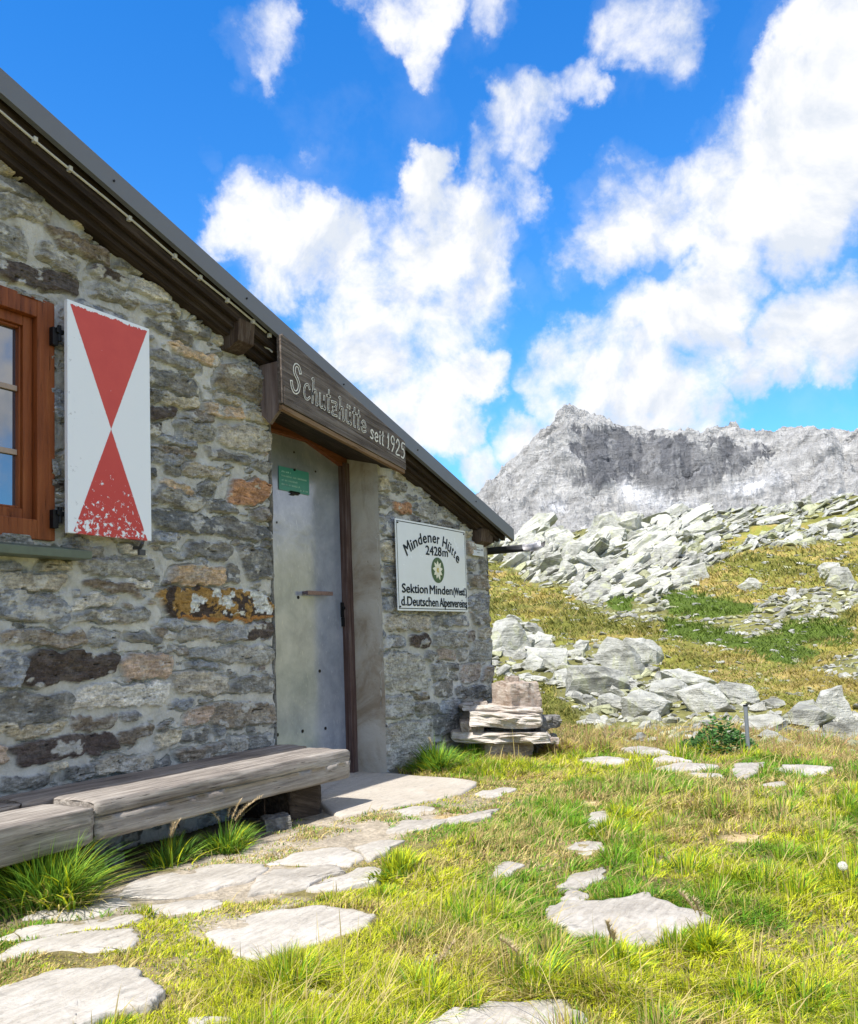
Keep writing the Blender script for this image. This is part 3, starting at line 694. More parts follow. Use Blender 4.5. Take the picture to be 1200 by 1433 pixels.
# ------------------------------------------------------------------ signs
def textmesh(s, shear=0.):
    cu = bpy.data.curves.new('t', 'FONT'); cu.body = s; cu.extrude = .005; cu.resolution_u = 3; cu.offset = 0
    ob = bpy.data.objects.new('t', cu); COL.objects.link(ob); dg = bpy.context.evaluated_depsgraph_get(); dg.update()
    me = bpy.data.meshes.new_from_object(ob.evaluated_get(dg)); bpy.data.objects.remove(ob)
    V = np.array([v.co[:] for v in me.vertices]) if len(me.vertices) else np.zeros((0, 3)); Fa = [list(p.vertices) for p in me.polygons]
    bpy.data.meshes.remove(me); return V, Fa
def add_text(bm, s, width, cap, place, thick=.0015):
    """place(x, z) -> world point on the sign; x in 0..width, z in 0..cap"""
    V, Fa = textmesh(s); H, _ = textmesh('H'); hc = H[:, 1].max()
    if not len(V): return
    x0, x1 = V[:, 0].min(), V[:, 0].max()
    for kk, (ox, oz) in enumerate(((0, 0), (.0022, .0012), (-.0022, -.0012), (.0, .0022))):
        vs = []
        for v in V:
            q = place((v[0]-x0)/(x1-x0)*width+ox, v[1]/hc*cap+oz); vs.append(bm.verts.new((q[0], q[1]-(thick+.0002*kk)*(1 if v[2] > 0 else 0), q[2])))
        for f in Fa:
            try: bm.faces.new([vs[i] for i in f])
            except ValueError: pass
sY = 3.600
sg = [CAM.at(x, y, 1, sY) for x, y in ((551, 724), (650, 744), (655, 857), (558, 853))]
gx0 = (sg[0][0]+sg[3][0])/2; gx1 = (sg[1][0]+sg[2][0])/2; gz0 = (sg[2][2]+sg[3][2])/2; gz1 = (sg[0][2]+sg[1][2])/2
es = empty('enamel_sign', (gx0, sY, gz0)); tag(es, 'large white enamel sign reading Mindener Hütte 2428m on the wall right of the door', 'sign')
def sg_child(o): o.data.transform(Matrix.Translation(-es.location)); o.parent = es; return o
nx, nz = 24, 16
A, B = np.meshgrid(np.linspace(0, 1, nx), np.linspace(0, 1, nz), indexing='ij')
bul = .010*np.sin(A*math.pi)*(.4+.6*B)
def sheet(name, x0, x1, z0, z1, yoff, mat):
    a = (x0-gx0)/(gx1-gx0)+A*(x1-x0)/(gx1-gx0); b = (z0-gz0)/(gz1-gz0)+B*(z1-z0)/(gz1-gz0)
    Y = sY-.010*np.sin(np.clip(a, 0, 1)*math.pi)*(.4+.6*b)+yoff
    V = np.stack([gx0+a*(gx1-gx0), Y, gz0+b*(gz1-gz0)], -1).reshape(-1, 3)
    n = len(V); V2 = V.copy(); V2[:, 1] += .002 if yoff < 0 else .006
    F = gridfaces(nx, nz); rim = [i*nz for i in range(nx)]+[(nx-1)*nz+j for j in range(1, nz)]+[i*nz+nz-1 for i in range(nx-2, -1, -1)]+[j for j in range(nz-2, 0, -1)]
    Rf = np.array([[rim[i], rim[(i+1) % len(rim)], n+rim[(i+1) % len(rim)], n+rim[i]] for i in range(len(rim))])
    return link(name, npmesh(name, np.concatenate([V, V2]), np.concatenate([F, F+n, Rf]), None, False), None, mat)
sg_child(sheet('sign_plate', gx0, gx1, gz0, gz1, 0, ENAMEL))
def onsign(x, z, off=.0012):
    a = (x-gx0)/(gx1-gx0); b = (z-gz0)/(gz1-gz0)
    return np.array([x, sY-.010*math.sin(max(0, min(1, a))*math.pi)*(.4+.6*b)-off, z])
bm = bmesh.new(); m_ = .014; w_ = .006
def strip(bm, x0, x1, z0, z1, nseg=20):
    for i in range(nseg):
        if x1-x0 > z1-z0: q = [(x0+(x1-x0)*i/nseg, z0), (x0+(x1-x0)*(i+1)/nseg, z0), (x0+(x1-x0)*(i+1)/nseg, z1), (x0+(x1-x0)*i/nseg, z1)]
        else: q = [(x0, z0+(z1-z0)*i/nseg), (x1, z0+(z1-z0)*i/nseg), (x1, z0+(z1-z0)*(i+1)/nseg), (x0, z0+(z1-z0)*(i+1)/nseg)]
        bm.faces.new([bm.verts.new(onsign(*p)) for p in q])
strip(bm, gx0+m_, gx1-m_, gz1-m_-w_, gz1-m_); strip(bm, gx0+m_, gx1-m_, gz0+m_, gz0+m_+w_)
strip(bm, gx0+m_, gx0+m_+w_, gz0+m_+w_, gz1-m_-w_); strip(bm, gx1-m_-w_, gx1-m_, gz0+m_+w_, gz1-m_-w_)
sg_child(fin(bm, 'border_line', INK))
def px2s(x, y): p = CAM.at(x, y, 1, sY-.005); return np.array([p[0], p[2]])
def line(bm, s, pl, pr, cap, ww=None):
    a, b = px2s(*pl), px2s(*pr); L = np.linalg.norm(b-a); d = (b-a)/L; nrm = np.array([-d[1], d[0]])
    add_text(bm, s, L, cap, lambda x, z: onsign(*(a+d*x+nrm*z)))
bm = bmesh.new()
LN = []
def nl():
    global bm
    sg_child(fin(bm, 'lettering', INK)); bm = bmesh.new()
line(bm, 'Sektion', (563, 829), (598, 830.5), .070); line(bm, 'Minden', (601, 831), (633, 832.5), .070)
line(bm, '(Westf.)', (634.5, 832.5), (653, 833.5), .062); nl()
line(bm, 'd.Deutschen', (562, 847), (613, 849), .072); line(bm, 'Alpenvereins', (615, 849), (653.5, 850.5), .072); nl()
line(bm, '2428', (595, 776), (617, 778.5), .074); line(bm, 'm', (618.5, 778.6), (626, 779.4), .070); nl()
p1, p2, p3 = px2s(569, 779), px2s(604, 759.5), px2s(641, 790)      # arc through the feet of the letters
ax, ay = p1; bx, by = p2; cx_, cy_ = p3
D_ = 2*(ax*(by-cy_)+bx*(cy_-ay)+cx_*(ay-by))
ux = ((ax*ax+ay*ay)*(by-cy_)+(bx*bx+by*by)*(cy_-ay)+(cx_*cx_+cy_*cy_)*(ay-by))/D_
uy = ((ax*ax+ay*ay)*(cx_-bx)+(bx*bx+by*by)*(ax-cx_)+(cx_*cx_+cy_*cy_)*(bx-ax))/D_
RR = math.hypot(ax-ux, ay-uy); t0 = math.atan2(ay-uy, ax-ux); t1 = math.atan2(cy_-uy, cx_-ux)
wd = 'Mindener Hütte'; ws = dict(M=1.35, i=.45, t=.6, r=.7, H=1.2); ws[' '] = .5
tw = sum(ws.get(ch, 1.) for ch in wd); acc = 0; LA = (t0-t1)*RR
for ch in wd:
    w = ws.get(ch, 1.)
    if ch != ' ':
        th0 = t0-(acc+.10)/tw*(t0-t1); ww = (w-.22)/tw*LA
        thm = t0-(acc+w/2)/tw*(t0-t1); er = np.array([math.cos(thm), math.sin(thm)]); et = np.array([er[1], -er[0]])
        c0 = np.array([ux, uy])+er*RR-et*ww/2
        capv = .098 if ch == 'M' else .088
        add_text(bm, ch, ww, capv, lambda x, z: onsign(*(c0+et*x+er*z)))
    acc += w
sg_child(fin(bm, 'lettering', INK))
ec = px2s(612, 798); er_ = .108
def disc(r, off, n=48):
    bm = bmesh.new(); vs = [bm.verts.new(onsign(ec[0]+r*math.cos(t*2*math.pi/n), ec[1]+r*math.sin(t*2*math.pi/n), off)) for t in range(n)]; bm.faces.new(vs); return bm
em = sg_child(fin(disc(er_, .0016), 'emblem', GREENE))
bm = bmesh.new()
rs = random.Random(3)
for k in range(9):
    t = k*2*math.pi/9+.2; L = er_*rs.uniform(.70, .86); w = er_*.17
    pts = [(0, 0), (L*.45, w), (L*.75, w*.7), (L, 0), (L*.75, -w*.7), (L*.45, -w)]
    c, s = math.cos(t), math.sin(t)
    bm.faces.new([bm.verts.new(onsign(ec[0]+x*c-y*s, ec[1]+x*s+y*c, .0020+k*.00004)) for x, y in pts])
e2 = sg_child(fin(bm, 'flower', PETAL)); e2.parent = em
bm = bmesh.new()
for k in range(6):
    a = k*math.pi/3; r = 0 if k == 0 else er_*.13; cx0 = ec[0]+r*math.cos(a); cz0 = ec[1]+r*math.sin(a)
    bm.faces.new([bm.verts.new(onsign(cx0+er_*.075*math.cos(t*math.pi/5), cz0+er_*.075*math.sin(t*math.pi/5), .0026+k*.00005)) for t in range(10)])
e3 = sg_child(fin(bm, 'flower_centre', YEL)); e3.parent = em
bm = bmesh.new()
for (x, z) in ((gx0+.03, gz1-.03), (gx1-.03, gz1-.03), (gx0+.03, gz0+.03), (gx1-.03, gz0+.03)):
    bm = bmesh.new(); tube(bm, [(x, sY-.008, z), (x, sY+.02, z)], .007, 8)
    sg_child(fin(bm, 'fixing_screw', BLACK))
# small plate at the corner
ps = [CAM.at(x, y, 1, 3.632) for x, y in ((661, 760), (676, 762), (677, 779), (662, 778))]
x0, x1, z0, z1 = ps[0][0], ps[1][0], ps[2][2], ps[0][2]
o = empty('small_plate', (x0, 3.632, z0)); tag(o, 'small white plate with tiny print at the hut corner under the eave', 'sign')
q = box('plate', (0, 0, 0), (x1-x0, .01, z1-z0), ENAMEL, o, .001)
bm = bmesh.new(); w = x1-x0; h_ = z1-z0
def squig(bm, x0, x1, z, h, y, rs, put):
    x = x0
    while x < x1:
        L = rs.uniform(.5, 1.1)*h*.8
        for kk in range(2):
            xx = x+kk*L*.5
            if xx > x1: break
            put(bm, xx, min(xx+L*.28, x1), z, z+h*rs.uniform(.6, 1))
        put(bm, x, min(x+L*.8, x1), z+(0 if rs.random() < .5 else h*.45), z+h*(.18 if rs.random() < .5 else .62))
        x += L*1.15
        if rs.random() < .16: x += h*.7
def putp(bm, a, b, c, d):
    if b > a and d > c: bm.faces.new([bm.verts.new(v) for v in ((a, -.0012, c), (b, -.0012, c), (b, -.0012, d), (a, -.0012, d))])
rs = random.Random(2)
for zz, a, b in ((.68, .38, .62), (.46, .28, .74), (.24, .38, .64)): squig(bm, w*a, w*b, h_*zz, h_*.09, 0, rs, putp)
for cx0 in (.14, .84): putp(bm, w*cx0-.009, w*cx0+.009, h_*.46, h_*.60)
fin(bm, 'print', INK, o)
# green notice on the door
ns = [CAM.at(x, y, 1, 3.955) for x, y in ((390, 653), (432, 660), (433, 692), (391, 686))]
x0, x1, z0, z1 = (ns[0][0]+ns[3][0])/2, (ns[1][0]+ns[2][0])/2, (ns[2][2]+ns[3][2])/2, (ns[0][2]+ns[1][2])/2
o = empty('green_notice', (x0, 3.957, z0)); tag(o, 'green notice with pale lines of print pinned high on the metal door', 'notice')
w = x1-x0; h_ = z1-z0
box('notice_sheet', (0, 0, 0), (w, .004, h_), NOTICE, o, 0)
bm = bmesh.new()
for zz, a, b in ((.76, .08, .38), (.58, .08, .92), (.40, .08, .60), (.22, .08, .68), (.09, .68, .95)): squig(bm, w*a, w*b, h_*zz, h_*.085, 0, rs, putp)
fin(bm, 'print', NTXT, o)
bm = bmesh.new(); tube(bm, [(w*.5, -.01, h_*.97), (w*.5, .002, h_*.97)], .009, 8); fin(bm, 'pin', BLACK, o)
# carved wooden board over the door
wb = empty('wooden_board', (bx0, 3.45, zb0)); tag(wb, 'weathered wooden board reading Schutzhütte seit 1925 above the door', 'sign')
def wb_child(o): o.data.transform(Matrix.Translation(-wb.location)); o.parent = wb; return o
sl_b = (zb1-zb0)/(bx1-bx0); j0 = zb0+.122
jz = lambda x: j0+(x-bx0)*(zb1+.045-j0)/(bx1-bx0)
wb_child(prism('board', [(bx0, j0+.002), (bx1, jz(bx1)+.002), (bx1, zt1), (bx0, zt0)], 3.452, 3.485, SIGNWOOD, None, .003))
wb_child(prism('lower_board', [(bx0+.003, zb0), (bx1-.002, zb1), (bx1-.002, jz(bx1)-.002), (bx0+.003, j0-.002)], 3.449, 3.484, SIGNWOOD, None, .003))
wb_child(box('end_strip', (bx0-.017, 3.451, zb0+.005), (bx0-.001, 3.486, zt0-.01), SIGNWOOD, None, .002))
G = {'S': [[(.75,.82),(.62,.97),(.38,.99),(.22,.85),(.28,.66),(.55,.50),(.70,.32),(.62,.10),(.35,.0),(.12,.10),(.02,.28)]],
 'c': [[(.85,.48),(.6,.6),(.25,.52),(.1,.28),(.25,.04),(.6,.0),(.9,.12)]], 'h': [[(.05,.95),(.2,1.),(.22,.7),(.2,.0)],[(.2,.35),(.5,.58),(.75,.45),(.78,.0),(.92,.03)]],
 'u': [[(.1,.55),(.12,.15),(.4,.0),(.7,.12),(.75,.55)],[(.75,.3),(.8,.0),(.95,.05)]], 't': [[(.5,.95),(.45,.4),(.5,.05),(.8,.02)],[(.1,.68),(.85,.72)]],
 'z': [[(.1,.55),(.85,.57),(.15,.02),(.9,.02)],[(.25,.3),(.75,.3)]], 'ü': [[(.1,.55),(.12,.15),(.4,.0),(.7,.12),(.75,.55)],[(.75,.3),(.8,.0),(.95,.05)],[(.25,.78),(.28,.86)],[(.62,.78),(.65,.86)]],
 'e': [[(.12,.3),(.8,.32),(.75,.52),(.45,.6),(.15,.42),(.15,.15),(.45,.0),(.85,.1)]], 's': [[(.85,.5),(.5,.6),(.2,.45),(.75,.2),(.6,.02),(.1,.05)]],
 'i': [[(.4,.55),(.45,.05),(.7,.02)],[(.4,.78),(.42,.84)]], '1': [[(.2,.7),(.55,.98),(.5,.0)],[(.25,.0),(.8,.0)]], '9': [[(.8,.7),(.55,.48),(.2,.6),(.2,.85),(.5,1.),(.8,.85),(.75,.4),(.4,.0)]],
 '2': [[(.15,.75),(.4,1.),(.75,.85),(.7,.55),(.1,.02),(.9,.05)]], '5': [[(.8,.98),(.25,.95),(.22,.58),(.6,.6),(.8,.35),(.6,.05),(.15,.05)]]}
def smooth(pts, n=5):
    P_ = [np.array(p) for p in pts]
    if len(P_) < 3: return P_
    P_ = [P_[0]]+P_+[P_[-1]]; out = []
    for i in range(1, len(P_)-2):
        for k in range(n):
            t = k/n; a, b, c, d = P_[i-1:i+3]
            out.append(.5*((2*b)+(-a+c)*t+(2*a-5*b+4*c-d)*t*t+(-a+3*b-3*c+d)*t**3))
    out.append(P_[-2]); return out
def ribbon(bm, pts, w, y):
    n = len(pts); L = []
    for i in range(n):
        t = pts[min(i+1, n-1)]-pts[max(i-1, 0)]; t = t/(np.linalg.norm(t)+1e-9); m = np.array([-t[1], t[0]])
        e = -t*w*.5 if i == 0 else (t*w*.5 if i == n-1 else 0)
        a = pts[i]+e+m*w/2; b = pts[i]+e-m*w/2
        L.append((bm.verts.new((a[0], y, a[1])), bm.verts.new((b[0], y, b[1]))))
    for i in range(n-1): bm.faces.new([L[i][0], L[i][1], L[i+1][1], L[i+1][0]])
bmW = bmesh.new(); bmD = bmesh.new()
for word, pl, pr, c0, c1 in (('Schutzhütte', (406, 545), (513, 607), 40, 27), ('seit', (517, 612), (537, 624), 21, 19), ('1925', (540.5, 626), (567, 644), 21, 22)):
    a = CAM.at(*pl, 1, 3.448); b = CAM.at(*pr, 1, 3.448); a = np.array([a[0], a[2]]); b = np.array([b[0], b[2]])
    ca = np.linalg.norm(CAM.at(pl[0], pl[1]-c0, 1, 3.448)-CAM.at(*pl, 1, 3.448)); cb = np.linalg.norm(CAM.at(pr[0], pr[1]-c1, 1, 3.448)-CAM.at(*pr, 1, 3.448))
    wt_ = [1.5 if ch == 'S' else .62 if ch in 'ti1' else 1. for ch in word]; T = sum(wt_); acc = 0
    for k, ch in enumerate(word):
        for st in G[ch]:
            pts = []
            for p in smooth(st):
                f = (acc+.08+p[0]*(wt_[k]-.14))/T; cap = ca+(cb-ca)*f
                if word == 'Schutzhütte' and ch != 'S': cap *= .92
                q = a+(b-a)*f+np.array([p[1]*cap*.10, p[1]*cap]); pts.append(q)
            wd_ = .027 if ch == 'S' else .0175 if word == 'Schutzhütte' else .012
            ribbon(bmW, pts, wd_, 3.4482)
            if word == 'Schutzhütte': ribbon(bmD, pts, wd_*.36, 3.4470)
        acc += wt_[k]
wb_child(fin(bmW, 'painted_lettering', CHALK)); wb_child(fin(bmD, 'lettering_core', SIGNDK))
# ------------------------------------------------------------------ white cable along the verge
cb = empty('cable', (2.27, 3.52, 3.4)); tag(cb, 'thin white cable clipped along the dark barge board', 'cable')
pts = []
cz = lambda x: 3.469+(x-2.274)*(-.2865)
for x in np.arange(.5, 4.10, .06): pts.append((x-cb.location.x, 0, cz(x)-cb.location.z+.004*math.sin(x*7)))
bm = bmesh.new(); tube(bm, pts, .0065, 8); fin(bm, 'wire', WHITEP, cb, 0, True)
for x in (1.2, 1.62, 2.03, 2.43, 2.62, 2.98, 3.29, 3.48, 3.70, 3.92, 4.07):
    bm = bmesh.new(); boxmesh(bm, (x-.010-cb.location.x, -.012, cz(x)-cb.location.z-.014), (x+.010-cb.location.x, .012, cz(x)-cb.location.z+.012)); fin(bm, 'clip', WHITEP, cb, .002)
# small lamp hook next to the purlin end
hk = empty('hook', (4.0, 3.6, 2.9)); tag(hk, 'small pale metal hook with a green tab beside the beam end', 'hook')
bm = bmesh.new(); tube(bm, [(-.04, .05, .03), (.02, .01, .02), (.10, -.05, -.02), (.125, -.055, -.035)], .006, 6); fin(bm, 'rod', WHITEP, hk)
bm = bmesh.new(); boxmesh(bm, (.01, -.012, -.02), (.05, -.004, .07)); fin(bm, 'tab', plain('green_tab', (.12, .19, .16), .5), hk)

# ------------------------------------------------------------------ bench
def beam(name, x0, x1, y0, y1, z0, z1, mat, parent, rd=.02, amp=.006, seed=1, nx=90, tilt=0., groove=None):
    prof = []
    for (cy, cz_, a0) in ((y1-rd, z1-rd, 0), (y0+rd, z1-rd, 90), (y0+rd, z0+rd, 180), (y1-rd, z0+rd, 270)):
        for k in range(4): t = rad(a0+k*30); prof.append((cy+rd*math.cos(t), cz_+rd*math.sin(t)))
    pf = []
    for i in range(len(prof)):
        a = prof[i]; b = prof[(i+1) % len(prof)]; L = math.hypot(a[0]-b[0], a[1]-b[1]); k = max(1, int(L/.025))
        for j in range(k): pf.append((a[0]+(b[0]-a[0])*j/k, a[1]+(b[1]-a[1])*j/k))
    if groove:
        k = [i for i in range(len(pf)-1) if pf[i][0] < y0+.001 and pf[i][1] > groove >= pf[i+1][1]][0]
        pf[k+1:k+1] = [(y0, groove+.004), (y0+.014, groove+.001), (y0, groove-.003)]; gi = k+2
    pf = np.array(pf); m = len(pf); xs = np.linspace(x0, x1, nx)
    cy, cz_ = (y0+y1)/2, (z0+z1)/2
    V = np.zeros((nx, m, 3))
    for i, x in enumerate(xs):
        e = min(i, nx-1-i); sh = 1 if e > 1 else (.97 if e == 1 else .93)
        n = (fbm(np.full(m, x*1.6+seed), np.arange(m)*.35+seed, 4, seed)-.5)*amp*2+(fbm(np.full(m, x*9+seed), np.arange(m)*.9, 3, seed+3)-.5)*amp
        dy = pf[:, 0]-cy+0.; 
        if groove: dy[gi] -= .014*min(1, max(0, (x-(x0+.68*(x1-x0)))/.3))
        dz = pf[:, 1]-cz_; L = np.hypot(dy, dz)
        V[i, :, 0] = x+(.004*np.sin(np.arange(m)*1.3) if e == 0 else 0); V[i, :, 1] = cy+dy*(sh+n/L); V[i, :, 2] = cz_+dz*(sh+n/L)+tilt*(x-x0)
    F = []
    for i in range(nx-1):
        for j in range(m): F.append((i*m+j, i*m+(j+1) % m, (i+1)*m+(j+1) % m, (i+1)*m+j))
    V = V.reshape(-1, 3); me = bpy.data.meshes.new(name); me.from_pydata(V.tolist(), [], F+[tuple(range(m))[::-1], tuple((nx-1)*m+j for j in range(m))]); me.update()
    for p in me.polygons: p.use_smooth = len(p.vertices) == 4
    return link(name, me, parent, mat)
bn = empty('bench', (3.2, 3.35, 0)); tag(bn, 'long low bench of heavy silvered timbers against the stone wall', 'bench')
bl = lambda x0, x1, y0, y1, z0, z1, m, r, a, s, n=90, nm='seat_beam', t=0., g=None: beam(nm, x0-3.2, x1-3.2, y0-3.35, y1-3.35, z0, z1, m, bn, r, a, s, n, t, g)
bl(2.425, 4.235, 3.10, 3.40, .205, .372, GREYWOOD, .016, .008, 4, 110, t=-.006, g=.305)
bl(-.2, 2.413, 3.095, 3.40, .20, .352, GREYWOOD, .014, .007, 9, 130, g=.285)
bl(2.3, 4.215, 3.412, 3.63, .26, .375, TOPWOOD, .016, .008, 14, 100, 'rear_plank')
bl(-.2, 2.29, 3.412, 3.63, .26, .368, TOPWOOD, .016, .008, 17, 110, 'rear_plank')
for x in (.5, 2.36, 3.94):
    q = beam('bench_support', -.14+x-3.2, .14+x-3.2, -.15, .22, -.12, .202, DARKWOOD, bn, .015, .008, int(x*10), 14)

# ------------------------------------------------------------------ ground as one sheet to the horizon
def elev_px(x, y):      # tan of elevation and azimuth of a picture point
    d = CAM.ray(x, y); return d[2]/np.hypot(d[0], d[1]), math.atan2(d[1], d[0])
HEAD = .53452724
RPROF = [(0, None), (6.3, 0.0), (7.2, -.02), (8.2, -.12), (9.5, -.26), (12, -.30), (16, -.16), (22, .35), (30, 1.2), (40, 2.5), (52, 4.3), (68, 6.9), (88, 8.8), (110, 11.0), (140, 12.6), (200, 9), (300, 10), (420, 20)]
rp = np.array([r for r, z in RPROF]); zp = np.array([0. if z is None else z for r, z in RPROF])
def ground_z(x, y, detail=True):
    r = np.hypot(x, y); az = np.arctan2(y, x)-HEAD; az = (az+np.pi) % (2*np.pi)-np.pi
    z = np.interp(r, rp, zp)
    # hill is lower and flatter away from the picture
    side = sst(.95, 2.2, np.abs(az))
    z = np.where(z > 0, z*(1-.75*side), z)
    z = z+sst(60, 120, r)*np.clip(-az, -.1, .6)*9*(1-side)
    # gentle cross slope of the hill: higher on the house side near, a hollow to the right
    k = sst(12, 40, r)
    z = z+k*(-az)*r*.012*0
    z = z+sst(7, 12, r)*(fbm(x*.22, y*.22, 4, 90)-.5)*np.clip(r*.035, 0, 3.)
    z = z+sst(30, 90, r)*(ridge(x*.035, y*.035, 5, 91)-.5)*np.clip(r*.04, 0, 4)
    near = sst(9, 5, r)
    z = z+near*(fbm(x*1.6, y*1.6, 4, 92)-.5)*.05
    flat = sst(.0, .5, YW-.05-y)*1.
    if detail: z = z+sst(6, 20, r)*(fbm(x*1.3, y*1.3, 4, 93)-.5)*.35
    hutm = (x > -3.2) & (x < 7.4) & (y > 3.6) & (y < 10.1)
    return np.where(hutm, np.minimum(z, -.03), z)
def to_px(x, y, z):
    dx, dy, dz = x, y, z-1.; w = dx*CAM.f[0]+dy*CAM.f[1]+dz*CAM.f[2]; w = np.where(w < .05, .05, w)
    return 600+1200*(dx*CAM.r[0]+dy*CAM.r[1]+dz*CAM.r[2])/w, 800-1200*(dx*CAM.u[0]+dy*CAM.u[1]+dz*CAM.u[2])/w
# patches of rock and grass on the slope, laid out on the ground (bearing, distance) from the traced outlines
ROCKP = [[(600,780),(600,640),(1300,600),(1260,745),(1100,768),(1050,772),(1010,782),(985,800),(950,830),(925,850),(880,868),(850,855),(810,848),(795,825),(740,820),(700,800),(660,780)],
 [(795,822),(860,830),(940,835),(1000,850),(1050,850),(1110,830),(1260,815),(1260,975),(1150,945),(1110,925),(1060,912),(1000,897),(960,882),(900,872),(850,870),(820,852)],
 [(660,880),(720,868),(770,905),(860,902),(900,922),(945,958),(1000,975),(1060,985),(1110,1008),(1260,996),(1260,1075),(900,1058),(860,1035),(790,1003),(765,962),(660,935),(560,940),(500,900),(560,870)]]
GRASSP = [[(925,830),(960,826),(1010,840),(1052,846),(1050,862),(990,866),(935,858)],[(1088,878),(1130,872),(1190,880),(1195,903),(1150,902),(1100,896)],[(1052,893),(1090,888),(1150,915),(1120,930),(1075,925),(1050,915)],[(930,868),(980,872),(1060,898),(1052,916),(980,902),(925,888)],
 [(850,838),(885,838),(882,856),(852,853)],[(1020,774),(1165,772),(1150,822),(1100,838),(1040,824),(1012,800)],[(690,790),(720,800),(740,822),(700,830),(660,815)]]
GREENP = GRASSP[:5]
def rockmask(px, py, x, y):
    wx = (fbm(x*.5, y*.5, 4, 95)-.5)*46; wy = (fbm(x*.5, y*.5, 4, 97)-.5)*30
    m = np.zeros(px.shape)
    for p in ROCKP: m = np.maximum(m, inpoly(px+wx, py+wy*.6, p)*1.)
    r_ = np.hypot(x, y); m = np.where((fbm(x*7/np.maximum(r_, 8), y*7/np.maximum(r_, 8)+r_*.05, 4, 99) > .60) & (r_ > 20) & ((px > 1000) | (py > 860)), 0., m)
    for p in GRASSP: m = np.where(inpoly(px+wx*.6, py+wy*.4, p), 0., m)
    return m
def greenmask(px, py, x, y):
    wx = (fbm(x*.5, y*.5, 4, 95)-.5)*36; wy = (fbm(x*.5, y*.5, 4, 97)-.5)*20
    m = np.zeros(px.shape)
    for p in GREENP: m = np.maximum(m, inpoly(px+wx*.6, py+wy*.4, p)*1.)
    return m
def build_ground():
    azf = np.arange(-.62, .60, .0016); azc = np.concatenate([np.arange(-math.pi, -.62, .03), azf, np.arange(.60, math.pi, .03), [math.pi]])
    r = [.02]; 
    while r[-1] < 3200:
        q = r[-1]; r.append(q+max(.03 if q < 9 else 0, q*(.0055 if 9 <= q < 160 else (.0 if q < 9 else .04))))
    r = np.array(r)
    Az, R_ = np.meshgrid(azc+HEAD, r, indexing='ij')
    X = R_*np.cos(Az); Y = R_*np.sin(Az); Z = ground_z(X, Y)
    px, py = to_px(X, Y, Z)
    rm = rockmask(px, py, X, Y); gm = greenmask(px, py, X, Y)
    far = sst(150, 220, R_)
    n1 = fbm(X*.35, Y*.35, 5, 101); n2 = fbm(X*1.7, Y*1.7, 4, 103); n3 = fbm(X*.12, Y*.12, 3, 105)
    g1 = np.array([.27, .235, .055]); g2 = np.array([.20, .22, .045]); g3 = np.array([.34, .26, .09])
    t = sst(.42, .60, n1)[..., None]; grass = g1*(1-t)+g3*t; t = sst(.48, .62, n2)[..., None]; grass = grass*(1-t*.7)+g2*t*.7
    ol = sst(.50, .62, fbm(X*.23+2, Y*.23, 4, 233))[..., None]*.7; grass = grass*(1-ol)+np.array([.13, .135, .03])*ol
    grass = np.where((gm > .5)[..., None], np.array([.08, .12, .02]), grass)
    grass = grass*(.75+.5*fbm(X*4, Y*4, 3, 107))[..., None]
    rock = np.array([.17, .165, .06])*(.5+fbm(X*2.5, Y*2.5, 4, 109))[..., None]
    col = grass*(1-rm[..., None])+rock*rm[..., None]
    near = sst(9.5, 8, R_)[..., None]; soil = np.array([.20, .17, .07])*(.7+.6*fbm(X*5, Y*5, 4, 111))[..., None]
    straw = sst(.50, .62, fbm(X*2.2, Y*2.2, 4, 113))[..., None]; soil = soil*(1-straw)+np.array([.32, .26, .14])*straw
    grav = sst(.0, .12, .62-np.abs(Y-2.86-.15*np.sin(X*2.1)))*sst(1.8, 2.4, X)*sst(5.3, 4.3, X)
    grav = (grav*sst(.38, .5, fbm(X*4, Y*4, 3, 115)+.1))[..., None]
    gcol = np.array([.42, .36, .28])*(.7+.6*fbm(X*22, Y*22, 3, 117))[..., None]
    soil = soil*(1-grav)+gcol*grav
    for (cx, cy, rr) in SOILP:
        d = np.hypot(X-cx, Y-cy)/rr+.8*(fbm(X*5, Y*5, 3, 119)-.5); m = sst(1.0, .75, d)[..., None]; soil = soil*(1-m)+np.array([.50, .38, .21])*m
    und = (sst(3.02, 3.12, Y)*sst(4.2, 4.1, X))[..., None]; soil = soil*(1-und*.6)+np.array([.10, .085, .06])*und*.6  # shade beneath the bench, put into the soil colour
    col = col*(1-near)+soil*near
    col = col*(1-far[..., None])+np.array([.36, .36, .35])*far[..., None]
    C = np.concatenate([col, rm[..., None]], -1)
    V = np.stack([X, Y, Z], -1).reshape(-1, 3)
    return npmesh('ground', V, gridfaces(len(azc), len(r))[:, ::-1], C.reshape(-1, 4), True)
SOILP = []
for (a, b) in ((815, 1125), (1040, 1176), (640, 1145)):
    p = CAM.at(a, b, 2, 0); SOILP.append((p[0], p[1], .13))
def mat_ground():
    b = MatB('ground'); c = b.attr(); v = b.map()
    n = b.noise(v, 9, 6, .7); n2 = b.noise(v, 60, 4, .7); n3 = b.noise(v, 1.2, 6, .7)
    k = b.math('MULTIPLY', b.mr(n, .3, .7, .7, 1.3), b.mr(n3, .3, .7, .75, 1.25)); k = b.math('MULTIPLY', k, b.mr(n2, .3, .7, .7, 1.3))
    kc = b.n('ShaderNodeCombineXYZ', {0: k, 1: k, 2: k}).outputs[0]
    col = b.n('ShaderNodeVectorMath', {0: c, 1: kc}, operation='MULTIPLY').outputs[0]
    return b.set(col=col, rough=.95, spec=.1, nrm=b.bump(b.math('ADD', n, b.math('MULTIPLY', n2, .3)), .8, .05)).m
g = tag(link('ground', build_ground(), None, mat_ground()), kind='structure')

